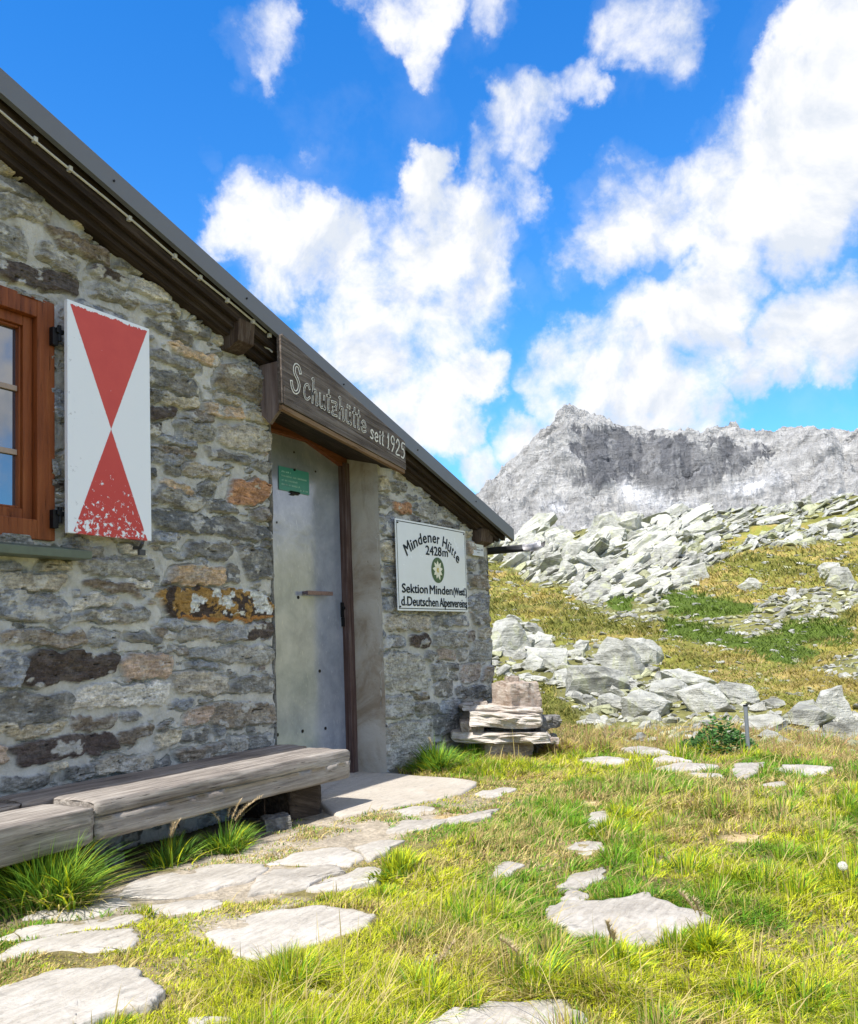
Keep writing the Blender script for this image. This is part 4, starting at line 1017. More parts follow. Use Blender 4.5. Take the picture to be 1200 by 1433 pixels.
# ------------------------------------------------------------------ mountain
RIDGE = [(480,820),(560,790),(640,722),(672,690),(700,662),(740,630),(768,602),(797,580),(815,583),(830,590),(848,594),(880,597),(920,606),(960,607),(1000,605),(1035,609),(1062,618),(1085,612),(1110,606),(1140,603),(1170,606),(1200,609),(1260,625),(1340,640),(1450,700),(1600,760)]
def build_mountain():
    rg = [elev_px(x, y) for x, y in RIDGE]; az_ = np.array([a for e, a in rg])[::-1]; el_ = np.array([e for e, a in rg])[::-1]
    azs = np.arange(az_[0], az_[-1], .0011); t = np.linspace(0, 1, 330)
    Az, T = np.meshgrid(azs, t, indexing='ij')
    elr = np.interp(Az, az_, el_)
    r = 330+T*620+ (fbm(Az*18, T*3, 3, 120)-.5)*60
    # concave profile: scree apron then cliffs
    prof = T*.34+.66*sst(.25, 1.05, T)**1.1
    zr = 1+elr*950
    z = 16+(zr-16)*prof
    X = r*np.cos(Az); Y = r*np.sin(Az)
    rough = sst(.03, .25, T)*(.25+.75*sst(1.0, .85, T))*sst(1.0, .97, T)
    rd = ridge(X*.012+Y*.004, Y*.012, 6, 121, .6)-.5; rd2 = ridge(X*.045, Y*.045+X*.01, 5, 123, .62)-.5
    cliff = sst(.42, .55, T)
    gul = ridge(Az*38+fbm(Az*20, T*3, 3, 151)*1.2, T*2.2, 4, 152, .55)-.5; z = z+gul*14*sst(.08, .3, T)*sst(1., .7, T)
    z = z+rough*(rd*34*(.35+.65*cliff)+rd2*19*(.3+.7*cliff))+(fbm(X*.12, Y*.12, 4, 125)-.5)*8*rough
    z = z+sst(.88, 1., T)*(fbm(Az*300, T*4, 3, 127)-.5)*3
    X2 = X+rough*(fbm(X*.03, Y*.03+z*.03, 4, 129)-.5)*30
    px, py = to_px(X2, Y, z)
    # colours
    n = fbm(X*.02, z*.03, 5, 131, .6); n2 = fbm(X*.11, Y*.11+z*.1, 4, 133, .6)
    str_ = fbm(Az*90, T*5, 5, 153, .6); base = np.array([.50, .495, .485])*(.60+.4*n+.4*str_)[..., None]
    dark = (sst(.52, .60, n2)*cliff)[..., None]*.22
    base = base*(1-dark)+np.array([.22, .225, .24])*dark
    scree = (sst(.50, .34, T)*sst(.30, .55, fbm(Az*48+3, T*4, 4, 135)+.10))[..., None]
    base = base*(1-scree)+np.array([.68, .675, .67])*scree
    # cliff wall below the summit ridge: its shade is put into the rock colour
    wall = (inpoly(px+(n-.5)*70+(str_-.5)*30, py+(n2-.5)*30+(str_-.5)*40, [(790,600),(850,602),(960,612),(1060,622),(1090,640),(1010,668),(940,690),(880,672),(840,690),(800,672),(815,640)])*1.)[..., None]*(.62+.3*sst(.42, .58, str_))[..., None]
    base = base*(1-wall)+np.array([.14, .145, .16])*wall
    sn = np.zeros(px.shape); wob = (fbm(X*.05, Y*.05, 4, 137)-.5)*16; wo2 = (fbm(X*.08, Y*.08, 4, 139)-.5)*12
    for p in ([(880,680),(935,688),(930,705),(900,722),(885,700)],[(925,705),(985,700),(960,728),(925,725)],[(1010,690),(1045,675),(1100,662),(1095,675),(1050,688),(1015,698)],[(760,702),(795,700),(792,716),(765,716)],[(1165,692),(1205,688),(1205,704),(1170,706)],[(1100,690),(1120,688),(1115,700)],[(870,668),(895,690),(880,700),(868,690)]):
        for jx, jy in ((0, 0), (5, 1), (-5, -1), (2, 4), (-2, -4), (9, 2), (-9, -2), (3, -6), (-3, 6)): sn = sn+inpoly(px+wob*.6+jx, py+wo2*.5+jy, p)/9.
    sn = (np.clip(sn, 0, 1)*(.55+.45*sst(.35, .6, str_)))[..., None]; base = base*(1-sn)+np.array([.72, .73, .76])*sn
    gr = ((sst(.16, .02, T))*sst(.45, .6, n))[..., None]*.5; base = base*(1-gr)+np.array([.24, .235, .13])*gr
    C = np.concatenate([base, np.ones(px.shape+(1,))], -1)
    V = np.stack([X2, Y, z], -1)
    # back side going down again so that the mountain has a volume
    bk = V[:, -1:, :].copy(); rows = [V]; cols = [C]
    for k in range(1, 12):
        q = bk.copy(); s = 1+.05*k; q[..., 0] *= s; q[..., 1] *= s; q[..., 2] = bk[..., 2]*(1-k/11.)-5*k/11.; rows.append(q); cols.append(C[:, -1:, :])
    V = np.concatenate(rows, 1); C = np.concatenate(cols, 1)
    return npmesh('mountain', V.reshape(-1, 3), gridfaces(V.shape[0], V.shape[1])[:, ::-1], C.reshape(-1, 4), False)
def mat_mountain():
    b = MatB('mountain_rock'); c = b.attr(); v = b.map()
    n = b.noise(v, .09, 10, .75, .4); n2 = b.noise(v, .5, 6, .75); st = b.noise(b.map((.03, .03, .14), (.5, .3, 0)), 1.2, 7, .7, .6)
    k = b.math('MULTIPLY', b.mr(n, .34, .66, .78, 1.2), b.mr(st, .35, .65, .8, 1.2)); k = b.math('MULTIPLY', k, b.mr(n2, .3, .7, .8, 1.2))
    bw = b.n('ShaderNodeRGBToBW', {0: c}).outputs[0]; sm = b.mr(bw, .67, .705)
    k = b.n('ShaderNodeMix', {0: sm, 2: k, 3: 1.}).outputs[0]
    kc = b.n('ShaderNodeCombineXYZ', {0: k, 1: k, 2: k}).outputs[0]
    col = b.n('ShaderNodeVectorMath', {0: c, 1: kc}, operation='MULTIPLY').outputs[0]
    h = b.math('ADD', b.math('MULTIPLY', n, 1.2), b.math('ADD', b.math('MULTIPLY', n2, .35), st))
    return b.set(col=col, rough=.95, spec=.1, nrm=b.bump(h, b.mr(sm, 0, 1, .9, .12), 7.)).m
tag(link('mountain', build_mountain(), None, mat_mountain()), kind='structure')

# ------------------------------------------------------------------ rocks
def rockbase(rn, nv=16, flat=1., blocky=.5):
    bm = bmesh.new()
    for _ in range(nv):
        d = Vector((rn.gauss(0, 1), rn.gauss(0, 1), rn.gauss(0, 1))).normalized()
        m = max(abs(d.x), abs(d.y), abs(d.z)); q = d*(1-blocky)+d/m*blocky*.85
        q *= rn.uniform(.82, 1.05); bm.verts.new((q.x*.5, q.y*.5, q.z*.5*flat))
    bmesh.ops.convex_hull(bm, input=bm.verts[:], use_existing_faces=False)
    bmesh.ops.delete(bm, geom=[v for v in bm.verts if not v.link_faces], context='VERTS')
    bmesh.ops.triangulate(bm, faces=bm.faces[:])
    bm.verts.ensure_lookup_table(); bm.verts.index_update()
    V = np.array([v.co[:] for v in bm.verts]); F = np.array([[v.index for v in f.verts] for f in bm.faces]); bm.free()
    return V, F
rn = random.Random(11)
BASES = [rockbase(rn, rn.choice([12, 14, 18, 22]), 1., rn.uniform(.3, .9)) for _ in range(16)]
def rotm(ax, ang):
    return np.array(Matrix.Rotation(ang, 3, Vector(ax)))
rgt = np.array([CAM.r[0], CAM.r[1], 0.]); rgt /= np.linalg.norm(rgt); fwd = np.array([-rgt[1], rgt[0], 0.]); fwd = fwd if fwd @ CAM.f > 0 else -fwd
def raymarch(px, py):
    """where the view ray first meets the ground (vectorised)"""
    d = (px-600)[:, None]/1200*CAM.r+(800-py)[:, None]/1200*CAM.u+CAM.f; d = d/np.hypot(d[:, 0], d[:, 1])[:, None]
    R_ = np.zeros(len(px)); done = np.zeros(len(px), bool); r = 4.
    while r < 190:
        z = ground_z(d[:, 0]*r, d[:, 1]*r, False); hit = (~done) & (1+d[:, 2]*r <= z); R_[hit] = r; done |= hit; r *= 1.012
    return d*R_[:, None]+np.array([0, 0, 1.]), R_, done
RV, RF, RC, nvtot = [], [], [], 0
BIG = []          # individually modelled boulders: (pos, size vec, rot, seed, tone)
def rock_basis(tilt, yaw, roll_):
    a = rgt*math.cos(tilt)+np.array([0, 0, 1.])*math.sin(tilt); c = np.cross(a, fwd); c /= np.linalg.norm(c)
    B = np.stack([a, fwd, c], 1)
    return B @ rotm((0, 0, 1), yaw) @ rotm((1, 0, 0), roll_)
def scatter(n, zone, smin, smax, pw, asp, tiltm, tilts, emb, seed, want, tone):
    global nvtot
    rs = np.random.RandomState(seed); P_ = np.array(zone, float); lo, hi = P_.min(0), P_.max(0)
    px = rs.uniform(lo[0], hi[0], n*2); py = rs.uniform(lo[1], hi[1], n*2); m = inpoly(px, py, zone); px, py = px[m][:n], py[m][:n]
    pos, R_, ok = raymarch(px, py)
    rm = rockmask(px, py, pos[:, 0], pos[:, 1]) > .5
    for i in range(len(px)):
        if not ok[i] or R_[i] < 8.3: continue
        if want == 'rock' and not rm[i]: continue
        if want == 'grass' and rm[i]: continue
        if px[i] < 430: continue
        u = rs.rand(); spx = smin*(smax/smin)**(u**pw); s = spx*R_[i]/1200.
        z = ground_z(pos[i, 0], pos[i, 1]); 
        dims = np.array([s, s*rs.uniform(.45, .9), s*rs.uniform(*asp)])
        Bm = rock_basis(rs.normal(tiltm, tilts), rs.uniform(-.6, .6), rs.normal(0, .35))
        p = np.array([pos[i, 0], pos[i, 1], z+dims[2]*(.5-emb)])
        k = rs.randint(len(BASES)); tn = tone*rs.uniform(.72, 1.2); rec = (spx, p, dims, Bm, k, tn, px[i], py[i], R_[i])
        if spx > 17: BIG.append(rec)
        else: ALLR.append(rec)
ALLR = []
scatter(330, [(660,715),(1000,715),(985,790),(950,830),(860,850),(660,790)], 26, 76, 1.3, (.2, .40), .55, .14, .50, 11, 'rock', 1.0)
scatter(120, [(1000,700),(1260,690),(1260,800),(1000,790)], 20, 50, 1.4, (.15, .35), .25, .2, .45, 12, 'rock', 1.0)
scatter(3000, [(660,700),(1260,690),(1260,780),(1010,790),(950,835),(880,860),(660,800)], 6, 34, 2.1, (.12, .38), .5, .28, .42, 1, 'rock', 1.0)
scatter(6500, [(780,800),(1260,690),(1260,980),(780,880)], 3.5, 16, 2.2, (.2, .6), .05, .35, .3, 2, 'rock', 1.12)
scatter(1600, [(860,700),(1260,690),(1260,860),(900,860)], 8, 26, 2.0, (.18, .5), .25, .35, .3, 3, 'rock', 1.0)
scatter(5200, [(480,850),(650,860),(1260,960),(1260,1080),(860,1040),(480,950)], 4, 38, 2.2, (.22, .6), -.12, .35, .3, 4, 'rock', 1.15)
scatter(3400, [(430,740),(1260,760),(1260,1020),(430,940)], 3, 18, 2.0, (.15, .45), -.2, .2, .5, 5, 'grass', 1.1)
BIG.sort(key=lambda r: -r[0])
ALLR += BIG[262:]; BIG = BIG[:262]
# hand-placed landmarks of the boulder band: px centre, foot, width, height (px), tilt
HAND = [(712,915,64,52,.1),(737,912,26,20,0),(768,938,66,40,-.1),(745,942,40,24,.2),(812,922,36,22,.5),(880,950,104,62,-.35),(838,975,92,48,-.1),(905,935,70,40,-.6),(795,960,44,30,.2),(905,1005,78,40,-.3),(862,1000,60,26,-.4),
 (940,985,56,36,-.2),(985,1000,80,44,-.25),(1030,990,70,34,-.3),(965,968,84,26,-.3),(1125,1022,96,42,-.05),(1165,1018,70,44,.3),(1075,1030,66,30,.1),(1190,1040,60,30,0),(1180,825,40,34,.4),(1165,815,30,30,0),(1050,830,36,20,.1),(975,815,44,24,.25),
 (745,750,92,22,.62),(775,735,100,24,.6),(845,745,60,28,.3),(805,790,44,34,.9),(825,800,26,34,1.2),(795,812,26,28,1.1),(850,765,70,30,.3),(770,800,60,24,.7),(900,775,90,22,.5),(925,790,70,22,.45),(740,782,60,18,.4),(880,740,44,24,.6)]
_HL = ['large white boulder at the house end of the boulder band', 'dark grey block between pale boulders beside the hut corner', 'broad pale boulder right of the dark block']
def rock_tone_cols(t): return t
ROCKM = mat_rock('pale_gneiss_boulder', ((.13, .13, .115), (.32, .32, .285), (.50, .50, .455)), .6, .8, 1.3, .12)
def add_rock(rec, name, label, group):
    spx, p, dims, Bm, k, tn = rec[:6]
    V, F = BASES[k]
    bm = bmesh.new(); vs = [bm.verts.new(v) for v in V]
    for f in F: bm.faces.new([vs[i] for i in f])
    bmesh.ops.subdivide_edges(bm, edges=bm.edges[:], cuts=3 if spx > 26 else 2, use_grid_fill=True)
    co = np.array([v.co[:] for v in bm.verts]); sd_ = abs(hash(round(float(p[0]), 3))) % 50
    n = (fbm(co[:, 0]*4+p[0]*3, co[:, 1]*4+co[:, 2]*5+p[1], 5, sd_, .7)-.5)*.36
    co = co*(1+n)[:, None]
    co = (co*dims) @ Bm.T
    for v, c in zip(bm.verts, co): v.co = c
    bmesh.ops.recalc_face_normals(bm, faces=bm.faces[:])
    me = bpy.data.meshes.new(name); bm.to_mesh(me); bm.free()
    o = link(name, me, None, ROCKM); o.location = p
    return tag(o, label, 'rock', group)
pxs = np.array([h[0] for h in HAND], float); pys = np.array([h[1] for h in HAND], float)
pos, R_, ok = raymarch(pxs, pys)
rs = np.random.RandomState(4)
DESC = ['large white boulder nearest the hut corner in the pale boulder band', 'small dark grey block leaning among white boulders by the hut corner', 'broad flat-topped white boulder right of the dark block', 'low pale rock in front of the white boulders by the hut corner',
 'small pointed rock standing up at the top edge of the boulder band', 'largest lichen-flecked slab at the middle of the boulder band', 'massive pale block under the sloping slab in the boulder band', 'long slab sliding down to the right above the boulder band', 'angular grey stone left of the massive pale block',
 'wide pale boulder at the lower edge of the band left of the green bush', 'thin slab lying at the left foot of the boulder band', 'rounded pale rock above the green bush', 'broad grey slab behind the green bush', 'long pale slab behind the metal post', 'flat slab at the upper edge of the band under the grassy slope',
 'broad whitish boulder right of the metal post', 'tilted whitish boulder at the right edge of the photo', 'low boulder just right of the foot of the metal post', 'grey rock low at the right edge beside the lawn', 'dark split boulder high on the right slope', 'small block left of the dark split boulder',
 'pale rock on the brown grass patch below the upper crags', 'dark rounded rock at the foot of the grey crags', 'long tilted slab of the crag just right of the roof corner', 'highest tilted slab of the crag right of the roof', 'dark-topped crag block on the hill skyline', 'upright pale block at the foot of the crag',
 'narrow upright block beside a shadowed cleft in the crag', 'leaning block at the lower left of the crag', 'rough grey crag face right of the cleft', 'tilted slab above the gutter spout end', 'long inclined slab in the middle of the crags', 'lower inclined slab in the middle of the crags', 'thin slab behind the gutter spout', 'blocky outcrop on the skyline above the crags']
for i, h in enumerate(HAND):
    if not ok[i]: continue
    R1 = R_[i]; w = h[2]*R1/1200; hh = h[3]*R1/1200
    z = ground_z(pos[i, 0], pos[i, 1])
    dims = np.array([w*1.05, max(w*.6, hh), hh*1.25]); Bm = rock_basis(h[4], rs.uniform(-.2, .2), rs.normal(0, .12))
    add_rock((40, np.array([pos[i, 0], pos[i, 1], z+hh*.36])+fwd*w*.2, dims, Bm, rs.randint(len(BASES)), 1.), 'boulder', DESC[i], None)
for rec in BIG:
    py = rec[7]
    if py < 800: lb, gp = 'grey slab among many tilted slabs of the crags high on the slope', 'slabs of the upper crags'
    elif py < 905: lb, gp = 'pale block among the scree high on the slope', 'larger blocks of the scree'
    else: lb, gp = 'pale boulder among many in the band below the grassy slope', 'boulders of the lower band'
    add_rock(rec, 'boulder', lb, gp)
def merge_rocks(recs, name):
    Vs, Fs, Cs = [], [], []; n = 0
    for (spx, p, dims, Bm, k, tn, *_r) in recs:
        V, F = BASES[k]; Vs.append((V*dims) @ Bm.T+p); Fs.append(F+n); n += len(V)
        c = np.array([.36, .357, .32])*tn
        if _r[2] > 60: c = c*np.array([.95, .97, 1.0])
        g_ = rs.rand()
        if g_ < .25: c = c*np.array([1.0, 1.02, .72])
        Cs.append(np.tile(c, (len(V), 1)))
    return npmesh(name, np.concatenate(Vs), np.concatenate(Fs), np.concatenate(Cs), False)
def mat_scree():
    b = MatB('scree_stone'); c = b.attr(); v = b.map(); n = b.noise(v, 2.2, 8, .75, .3); n2 = b.noise(v, 11, 5, .7)
    k = b.math('MULTIPLY', b.mr(n, .34, .66, .5, 1.4), b.mr(n2, .3, .7, .7, 1.3)); kc = b.n('ShaderNodeCombineXYZ', {0: k, 1: k, 2: k}).outputs[0]
    col = b.n('ShaderNodeVectorMath', {0: c, 1: kc}, operation='MULTIPLY').outputs[0]
    col = b.mix(b.mr(b.noise(v, .9, 6, .7, .6), .52, .62, 0, .4), col, (.40, .42, .22))
    return b.set(col=col, rough=.93, spec=.15, nrm=b.bump(b.math('ADD', n, b.math('MULTIPLY', n2, .4)), .8, .15)).m
o = link('scree', merge_rocks(ALLR, 'scree'), None, mat_scree()); tag(o, 'mass of small pale stones and scree spread over the slope', 'scree', kind='stuff')

# ------------------------------------------------------------------ paving stones
def slab(name, poly, top, thick, mat, label, group=None, cat='paving stone', amp=.012, seed=1, rough=.05, pts3=None):
    g2 = [CAM.at(x, y, 2, top)[:2] for x, y in poly] if pts3 is None else [np.array(p) for p in pts3]
    c = sum(g2)/len(g2); per = []
    n = len(g2)
    for i in range(n):
        p0, p1, p2, p3 = g2[i-1], g2[i], g2[(i+1) % n], g2[(i+2) % n]
        for k in range(6):
            t = k/6; cr = .5*((2*p1)+(-p0+p2)*t+(2*p0-5*p1+4*p2-p3)*t*t+(-p0+3*p1-3*p2+p3)*t**3); ln = p1+(p2-p1)*t; per.append(cr*.5+ln*.5)
    per = np.array(per); m = len(per); rngs = []
    tt = np.arange(m); per = c+(per-c)*(1+(fbm(tt*.9+seed*3., tt*0+seed, 3, seed+11)-.5)*rough*1.6)[:, None]
    for s, dz in ((1.0, -thick), (1.0, -.012), (.985, -.004), (.965, 0), (.90, 0), (.80, 0), (.68, 0), (.54, 0), (.40, 0), (.25, 0), (.12, 0)):
        q = c+(per-c)*s
        q = q+((np.stack([fbm(per[:, 0]*9, per[:, 1]*9, 4, seed), fbm(per[:, 0]*9, per[:, 1]*9, 4, seed+7)], 1)-.5)*rough*s)
        z = top+dz+(0 if dz < -.01 else 1)*(fbm(q[:, 0]*6, q[:, 1]*6, 5, seed+3)-.5)*amp*2
        rngs.append(np.column_stack([q, z]))
    V = np.concatenate(rngs+[np.array([[c[0], c[1], top]])]); F = []
    K = len(rngs)
    for j in range(K-1):
        for i in range(m): F.append((j*m+i, j*m+(i+1) % m, (j+1)*m+(i+1) % m, (j+1)*m+i))
    for i in range(m): F.append(((K-1)*m+i, (K-1)*m+(i+1) % m, K*m))
    off = np.array([c[0], c[1], top]); me = bpy.data.meshes.new(name); me.from_pydata((V-off).tolist(), [], F)
    bm = bmesh.new(); bm.from_mesh(me); bmesh.ops.recalc_face_normals(bm, faces=bm.faces[:]); bm.to_mesh(me); bm.free()
    for p in me.polygons: p.use_smooth = True
    o = link(name, me, None, mat); o.location = off; tag(o, label, cat, group)
    PAVED.append(per); return o
PAVED = []
PV = [
 ([(-30,1405),(0,1388),(45,1362),(100,1354),(160,1353),(225,1366),(240,1384),(215,1403),(160,1412),(110,1433),(90,1455),(-30,1460)], 'big pale paving stone in the bottom left corner of the photo'),
 ([(288,1305),(300,1292),(360,1275),(420,1267),(490,1270),(535,1278),(520,1293),(480,1310),(430,1325),(380,1335),(330,1330),(300,1320)], 'large pinkish-grey oval paving stone in front of the bench path'),
 ([(-20,1345),(30,1320),(80,1308),(130,1303),(190,1299),(197,1310),(190,1325),(120,1331),(50,1335),(-20,1352)], 'long pale paving stone at the left edge above the corner stone'),
 ([(5,1313),(20,1300),(80,1290),(130,1283),(190,1280),(200,1287),(160,1298),(110,1303),(40,1315)], 'narrow paving stone behind the long pale one at the left'),
 ([(40,1282),(60,1275),(130,1262),(165,1257),(185,1265),(150,1275),(80,1288)], 'small dark-stained paving stone beside the big grass tuft'),
 ([(170,1250),(185,1235),(240,1222),(300,1210),(360,1208),(375,1215),(330,1235),(280,1250),(210,1256)], 'wide pale paving stone in front of the bench joint'),
 ([(205,1270),(220,1261),(300,1256),(312,1265),(280,1277),(230,1284)], 'small pale paving stone below the wide one before the bench'),
 ([(340,1247),(360,1226),(400,1214),(470,1211),(480,1218),(440,1234),(400,1246),(350,1251)], 'tan paving stone in the middle of the path to the door'),
 ([(440,1242),(455,1230),(500,1215),(532,1213),(528,1230),(480,1242)], 'bright small paving stone at the right edge of the door path'),
 ([(498,1184),(530,1176),(558,1173),(545,1190),(514,1201)], 'pale angular paving stone where the path bends to the grass'),
 ([(380,1206),(400,1196),(440,1188),(485,1186),(506,1196),(490,1207),(420,1211)], 'broad low paving stone in front of the bench end'),
 ([(543,1164),(562,1149),(600,1145),(627,1147),(610,1156),(570,1163)], 'pale flat stone just below the concrete doorstep'),
 ([(618,1148),(658,1136),(697,1129),(684,1140),(645,1151)], 'long narrow stone running right from below the doorstep'),
 ([(556,1133),(590,1127),(632,1132),(600,1139),(565,1140)], 'thin pale stone touching the lower edge of the doorstep'),
 ([(660,1111),(700,1102),(727,1103),(700,1111),(680,1115)], 'small grey stone in the grass right of the doorstep'),
 ([(683,1226),(695,1213),(710,1206),(740,1211),(715,1225)], 'small white pointed stone alone in the middle of the lawn'),
 ([(758,1272),(775,1264),(850,1253),(900,1248),(935,1257),(980,1278),(987,1292),(945,1312),(890,1322),(840,1312),(790,1300),(775,1287)], 'large bright paving stone in the grass at the right foreground'),
 ([(565,1445),(600,1430),(640,1412),(700,1397),(780,1392),(800,1405),(828,1424),(830,1450),(700,1460)], 'bright stone cut by the bottom edge of the photo'),
 ([(783,1239),(800,1222),(850,1214),(848,1228),(820,1239)], 'grey stone just above the large bright paving stone'),
 ([(785,1257),(800,1246),(818,1256),(800,1265)], 'tiny stone touching the large bright paving stone'),
 ([(790,1188),(802,1179),(840,1177),(842,1190),(815,1198)], 'small grey stepping stone in the middle of the lawn'),
 ([(817,1145),(828,1135),(852,1133),(846,1149),(830,1158)], 'small stepping stone beside the bare soil patch'),
 ([(810,1061),(850,1057),(884,1063),(860,1069),(825,1067)], 'flat stone left of the group at the far lawn edge'),
 ([(869,1046),(895,1043),(940,1052),(913,1056),(880,1052)], 'farthest flat stone at the lawn edge below the boulders'),
 ([(915,1063),(928,1058),(957,1060),(967,1065)], 'small flat stone between two far slabs of the lawn edge'),
 ([(916,1075),(955,1067),(1006,1069),(1002,1074),(925,1079)], 'long flat slab in the middle of the far lawn edge'),
 ([(1018,1078),(1035,1067),(1069,1066),(1064,1077),(1040,1088)], 'angular flat slab at the foot of the metal post'),
 ([(1080,1076),(1105,1069),(1167,1074),(1142,1085),(1110,1083)], 'wide flat slab right of the metal post'),
 ([(1065,1097),(1095,1092),(1100,1101),(1075,1105)], 'small slab in the grass in front of the post slab'),
 ([(963,1081),(1005,1082),(1010,1087),(975,1088)], 'thin slab sunk in grass in front of the long far slab'),
 ([(560,1352),(600,1335),(660,1326),(665,1334),(620,1345),(585,1356)], 'broken grey stone half buried in dry grass in the foreground'),
 ([(400,1392),(430,1384),(470,1382),(490,1390),(450,1398)], 'thin grey stone buried in dry grass near the bottom centre'),
 ([(270,1425),(300,1421),(325,1424),(320,1440),(280,1442)], 'small grey stone at the bottom edge left of centre'),
]
for i, (pl, lb) in enumerate(PV):
    slab('paving_stone', pl, .008 if i not in (16, 17, 0) else .020, .08, PAVE, lb, None, 'paving stone', .010 if i != 17 else .03, 3+i, .11)
slab('doorstep_slab', [(500,1082),(540,1081),(590,1085),(640,1088),(668,1093),(645,1109),(600,1118),(548,1128),(475,1140),(448,1124),(452,1104)], .02, .12, CONC, 'smooth concrete slab forming the doorstep in front of the metal door', None, 'doorstep', .002, 77, .012)
# inner part of the doorstep between the jambs
box('threshold', (4.2, 3.55, -.1), (5.44, 4.02, .012), CONC, None, .004); t_ = bpy.data.objects['threshold']; tag(t_, 'plain concrete threshold inside the doorway under the metal door', 'threshold')

# ------------------------------------------------------------------ stacked stones by the corner
STK = mat_rock('stack_stone', ((.22, .17, .14), (.42, .36, .31), (.58, .53, .48)), .08, 4., 1., .02)
DULL = mat_rock('dull_rock', ((.10, .095, .09), (.19, .18, .17), (.34, .33, .31)), .1, 5., 1., .02)
STKB = mat_rock('brown_block_stone', ((.24, .17, .13), (.42, .35, .30), (.58, .54, .50)), .05, 3., 1., .012)
def blockrock(px, py, w, h, depth, dist, label, seed, tilt=0., yaw=0., flat=False, mat=STK):
    """px,py: foot centre in the photo; w,h in px; placed at horizontal distance dist"""
    rr = random.Random(seed)
    d = CAM.ray(px, py); d = d/np.hypot(d[0], d[1])
    if dist is None: p = CAM.at(px, py, 2, -.01); dist = float(np.hypot(p[0], p[1]))
    p = CAM.o+d*dist; s = dist*1.0/(1200)*np.linalg.norm([1, (px-600)/1200.])
    W_, H_ = w*s*.93, h*s*.93
    bm = bmesh.new(); bmesh.ops.create_cube(bm, size=1); bmesh.ops.subdivide_edges(bm, edges=bm.edges[:], cuts=9, use_grid_fill=True)
    co = np.array([v.co[:] for v in bm.verts])
    L = np.linalg.norm(co, axis=1); sph = co/L[:, None]*.62; k = .22 if not flat else .12
    co = co*(1-k)+sph*k
    n1 = (fbm(co[:, 1]*2.3+seed, co[:, 2]*1.6, 4, seed)-.5); n2 = (fbm(co[:, 0]*4+seed, co[:, 2]*1.3+co[:, 1], 5, seed+5, .6)-.5); n3 = fbm(co[:, 0]*(3 if not flat else 2.)+seed*2, co[:, 1]*2.2, 5, seed+9, .6)-.5
    co = co+np.stack([n1*.16, n2*(.30 if not flat else .36), n3*(.30 if not flat else .5)], 1)
    co[:, 0] *= W_; co[:, 1] *= depth; co[:, 2] *= H_
    B = rock_basis(tilt, yaw, 0.); co = co @ B.T
    for v, c in zip(bm.verts, co): v.co = c
    o = fin(bm, 'stacked_stone', mat, None, 0, False); o.location = (p[0], p[1], p[2]+H_/2)
    return tag(o, label, 'stone')
DS = 7.45
blockrock(704, 1060, 74, 34, .34, DS, 'rounded pale stone at the bottom of the stack by the hut corner', 1, 0, .2)
blockrock(757, 1050, 34, 24, .24, DS+.15, 'dark stone in the gap under the right end of the stack', 16, .1, .3, False, DULL)
blockrock(700, 1036, 140, 15, .52, DS, 'wide thin slab forming the lower shelf of the stone stack', 2, -.05, 0, True)
blockrock(660, 1024, 34, 20, .30, DS-.1, 'tan stone tucked between the stack and the hut wall', 8, .1)
blockrock(716, 1020, 70, 8, .30, DS+.12, 'thin dark stone in the gap of the stack', 17, 0, 0, True, DULL)
blockrock(703, 1014, 104, 20, .46, DS-.02, 'thick pale slab in the middle of the stone stack', 3, -.06, .1, True)
blockrock(756, 1020, 40, 18, .30, DS+.12, 'small dark angular stone on the right of the stack', 4, .1, .5, False, DULL)
blockrock(700, 995, 116, 9, .40, DS+.06, 'thin reddish slab directly under the square block', 5, -.08, -.1, True)
blockrock(722, 989, 56, 37, .30, DS+.1, 'square pinkish block crowning the stone stack', 6, 0, .55, False, STKB)
blockrock(716, 957, 20, 11, .14, DS+.1, 'small white stone on top of the square block', 7)
blockrock(672, 989, 20, 8, .10, DS-.02, 'flat white pebble on the slab left of the square block', 12)
blockrock(772, 1040, 20, 8, .12, DS-.1, 'small flat stone on the ground right of the stack', 15)
# stones lying under the bench
blockrock(386, 1163, 38, 22, .16, None, 'white-veined rock in front of the bench support', 21, .1, .4, False, DULL)
blockrock(160, 1212, 24, 14, .12, None, 'dull grey rock in the shade under the bench', 22, 0, .3, False, DULL)
blockrock(296, 1219, 8, 6, .025, None, 'pebble lying on the joint of the path', 23)

# ------------------------------------------------------------------ metal post, leafy bush, dandelion
pp = CAM.at(1047, 1057, 2, -.05)
o = empty('metal_post', (pp[0], pp[1], ground_z(pp[0], pp[1])-.05)); tag(o, 'thin grey metal post standing at the edge of the lawn', 'post')
PL = 58*np.linalg.norm(pp[:2])/1200*.98+.1
bm = bmesh.new(); tube(bm, [(0, 0, -.1), (0.004, 0, PL)], .017, 10); fin(bm, 'shaft', plain('grey_post_paint', (.20, .22, .25), .5, .3), o)
bm = bmesh.new(); tube(bm, [(.004, 0, PL+.0005), (.004, 0, PL+.012)], .020, 10); fin(bm, 'cap', BLACK, o)

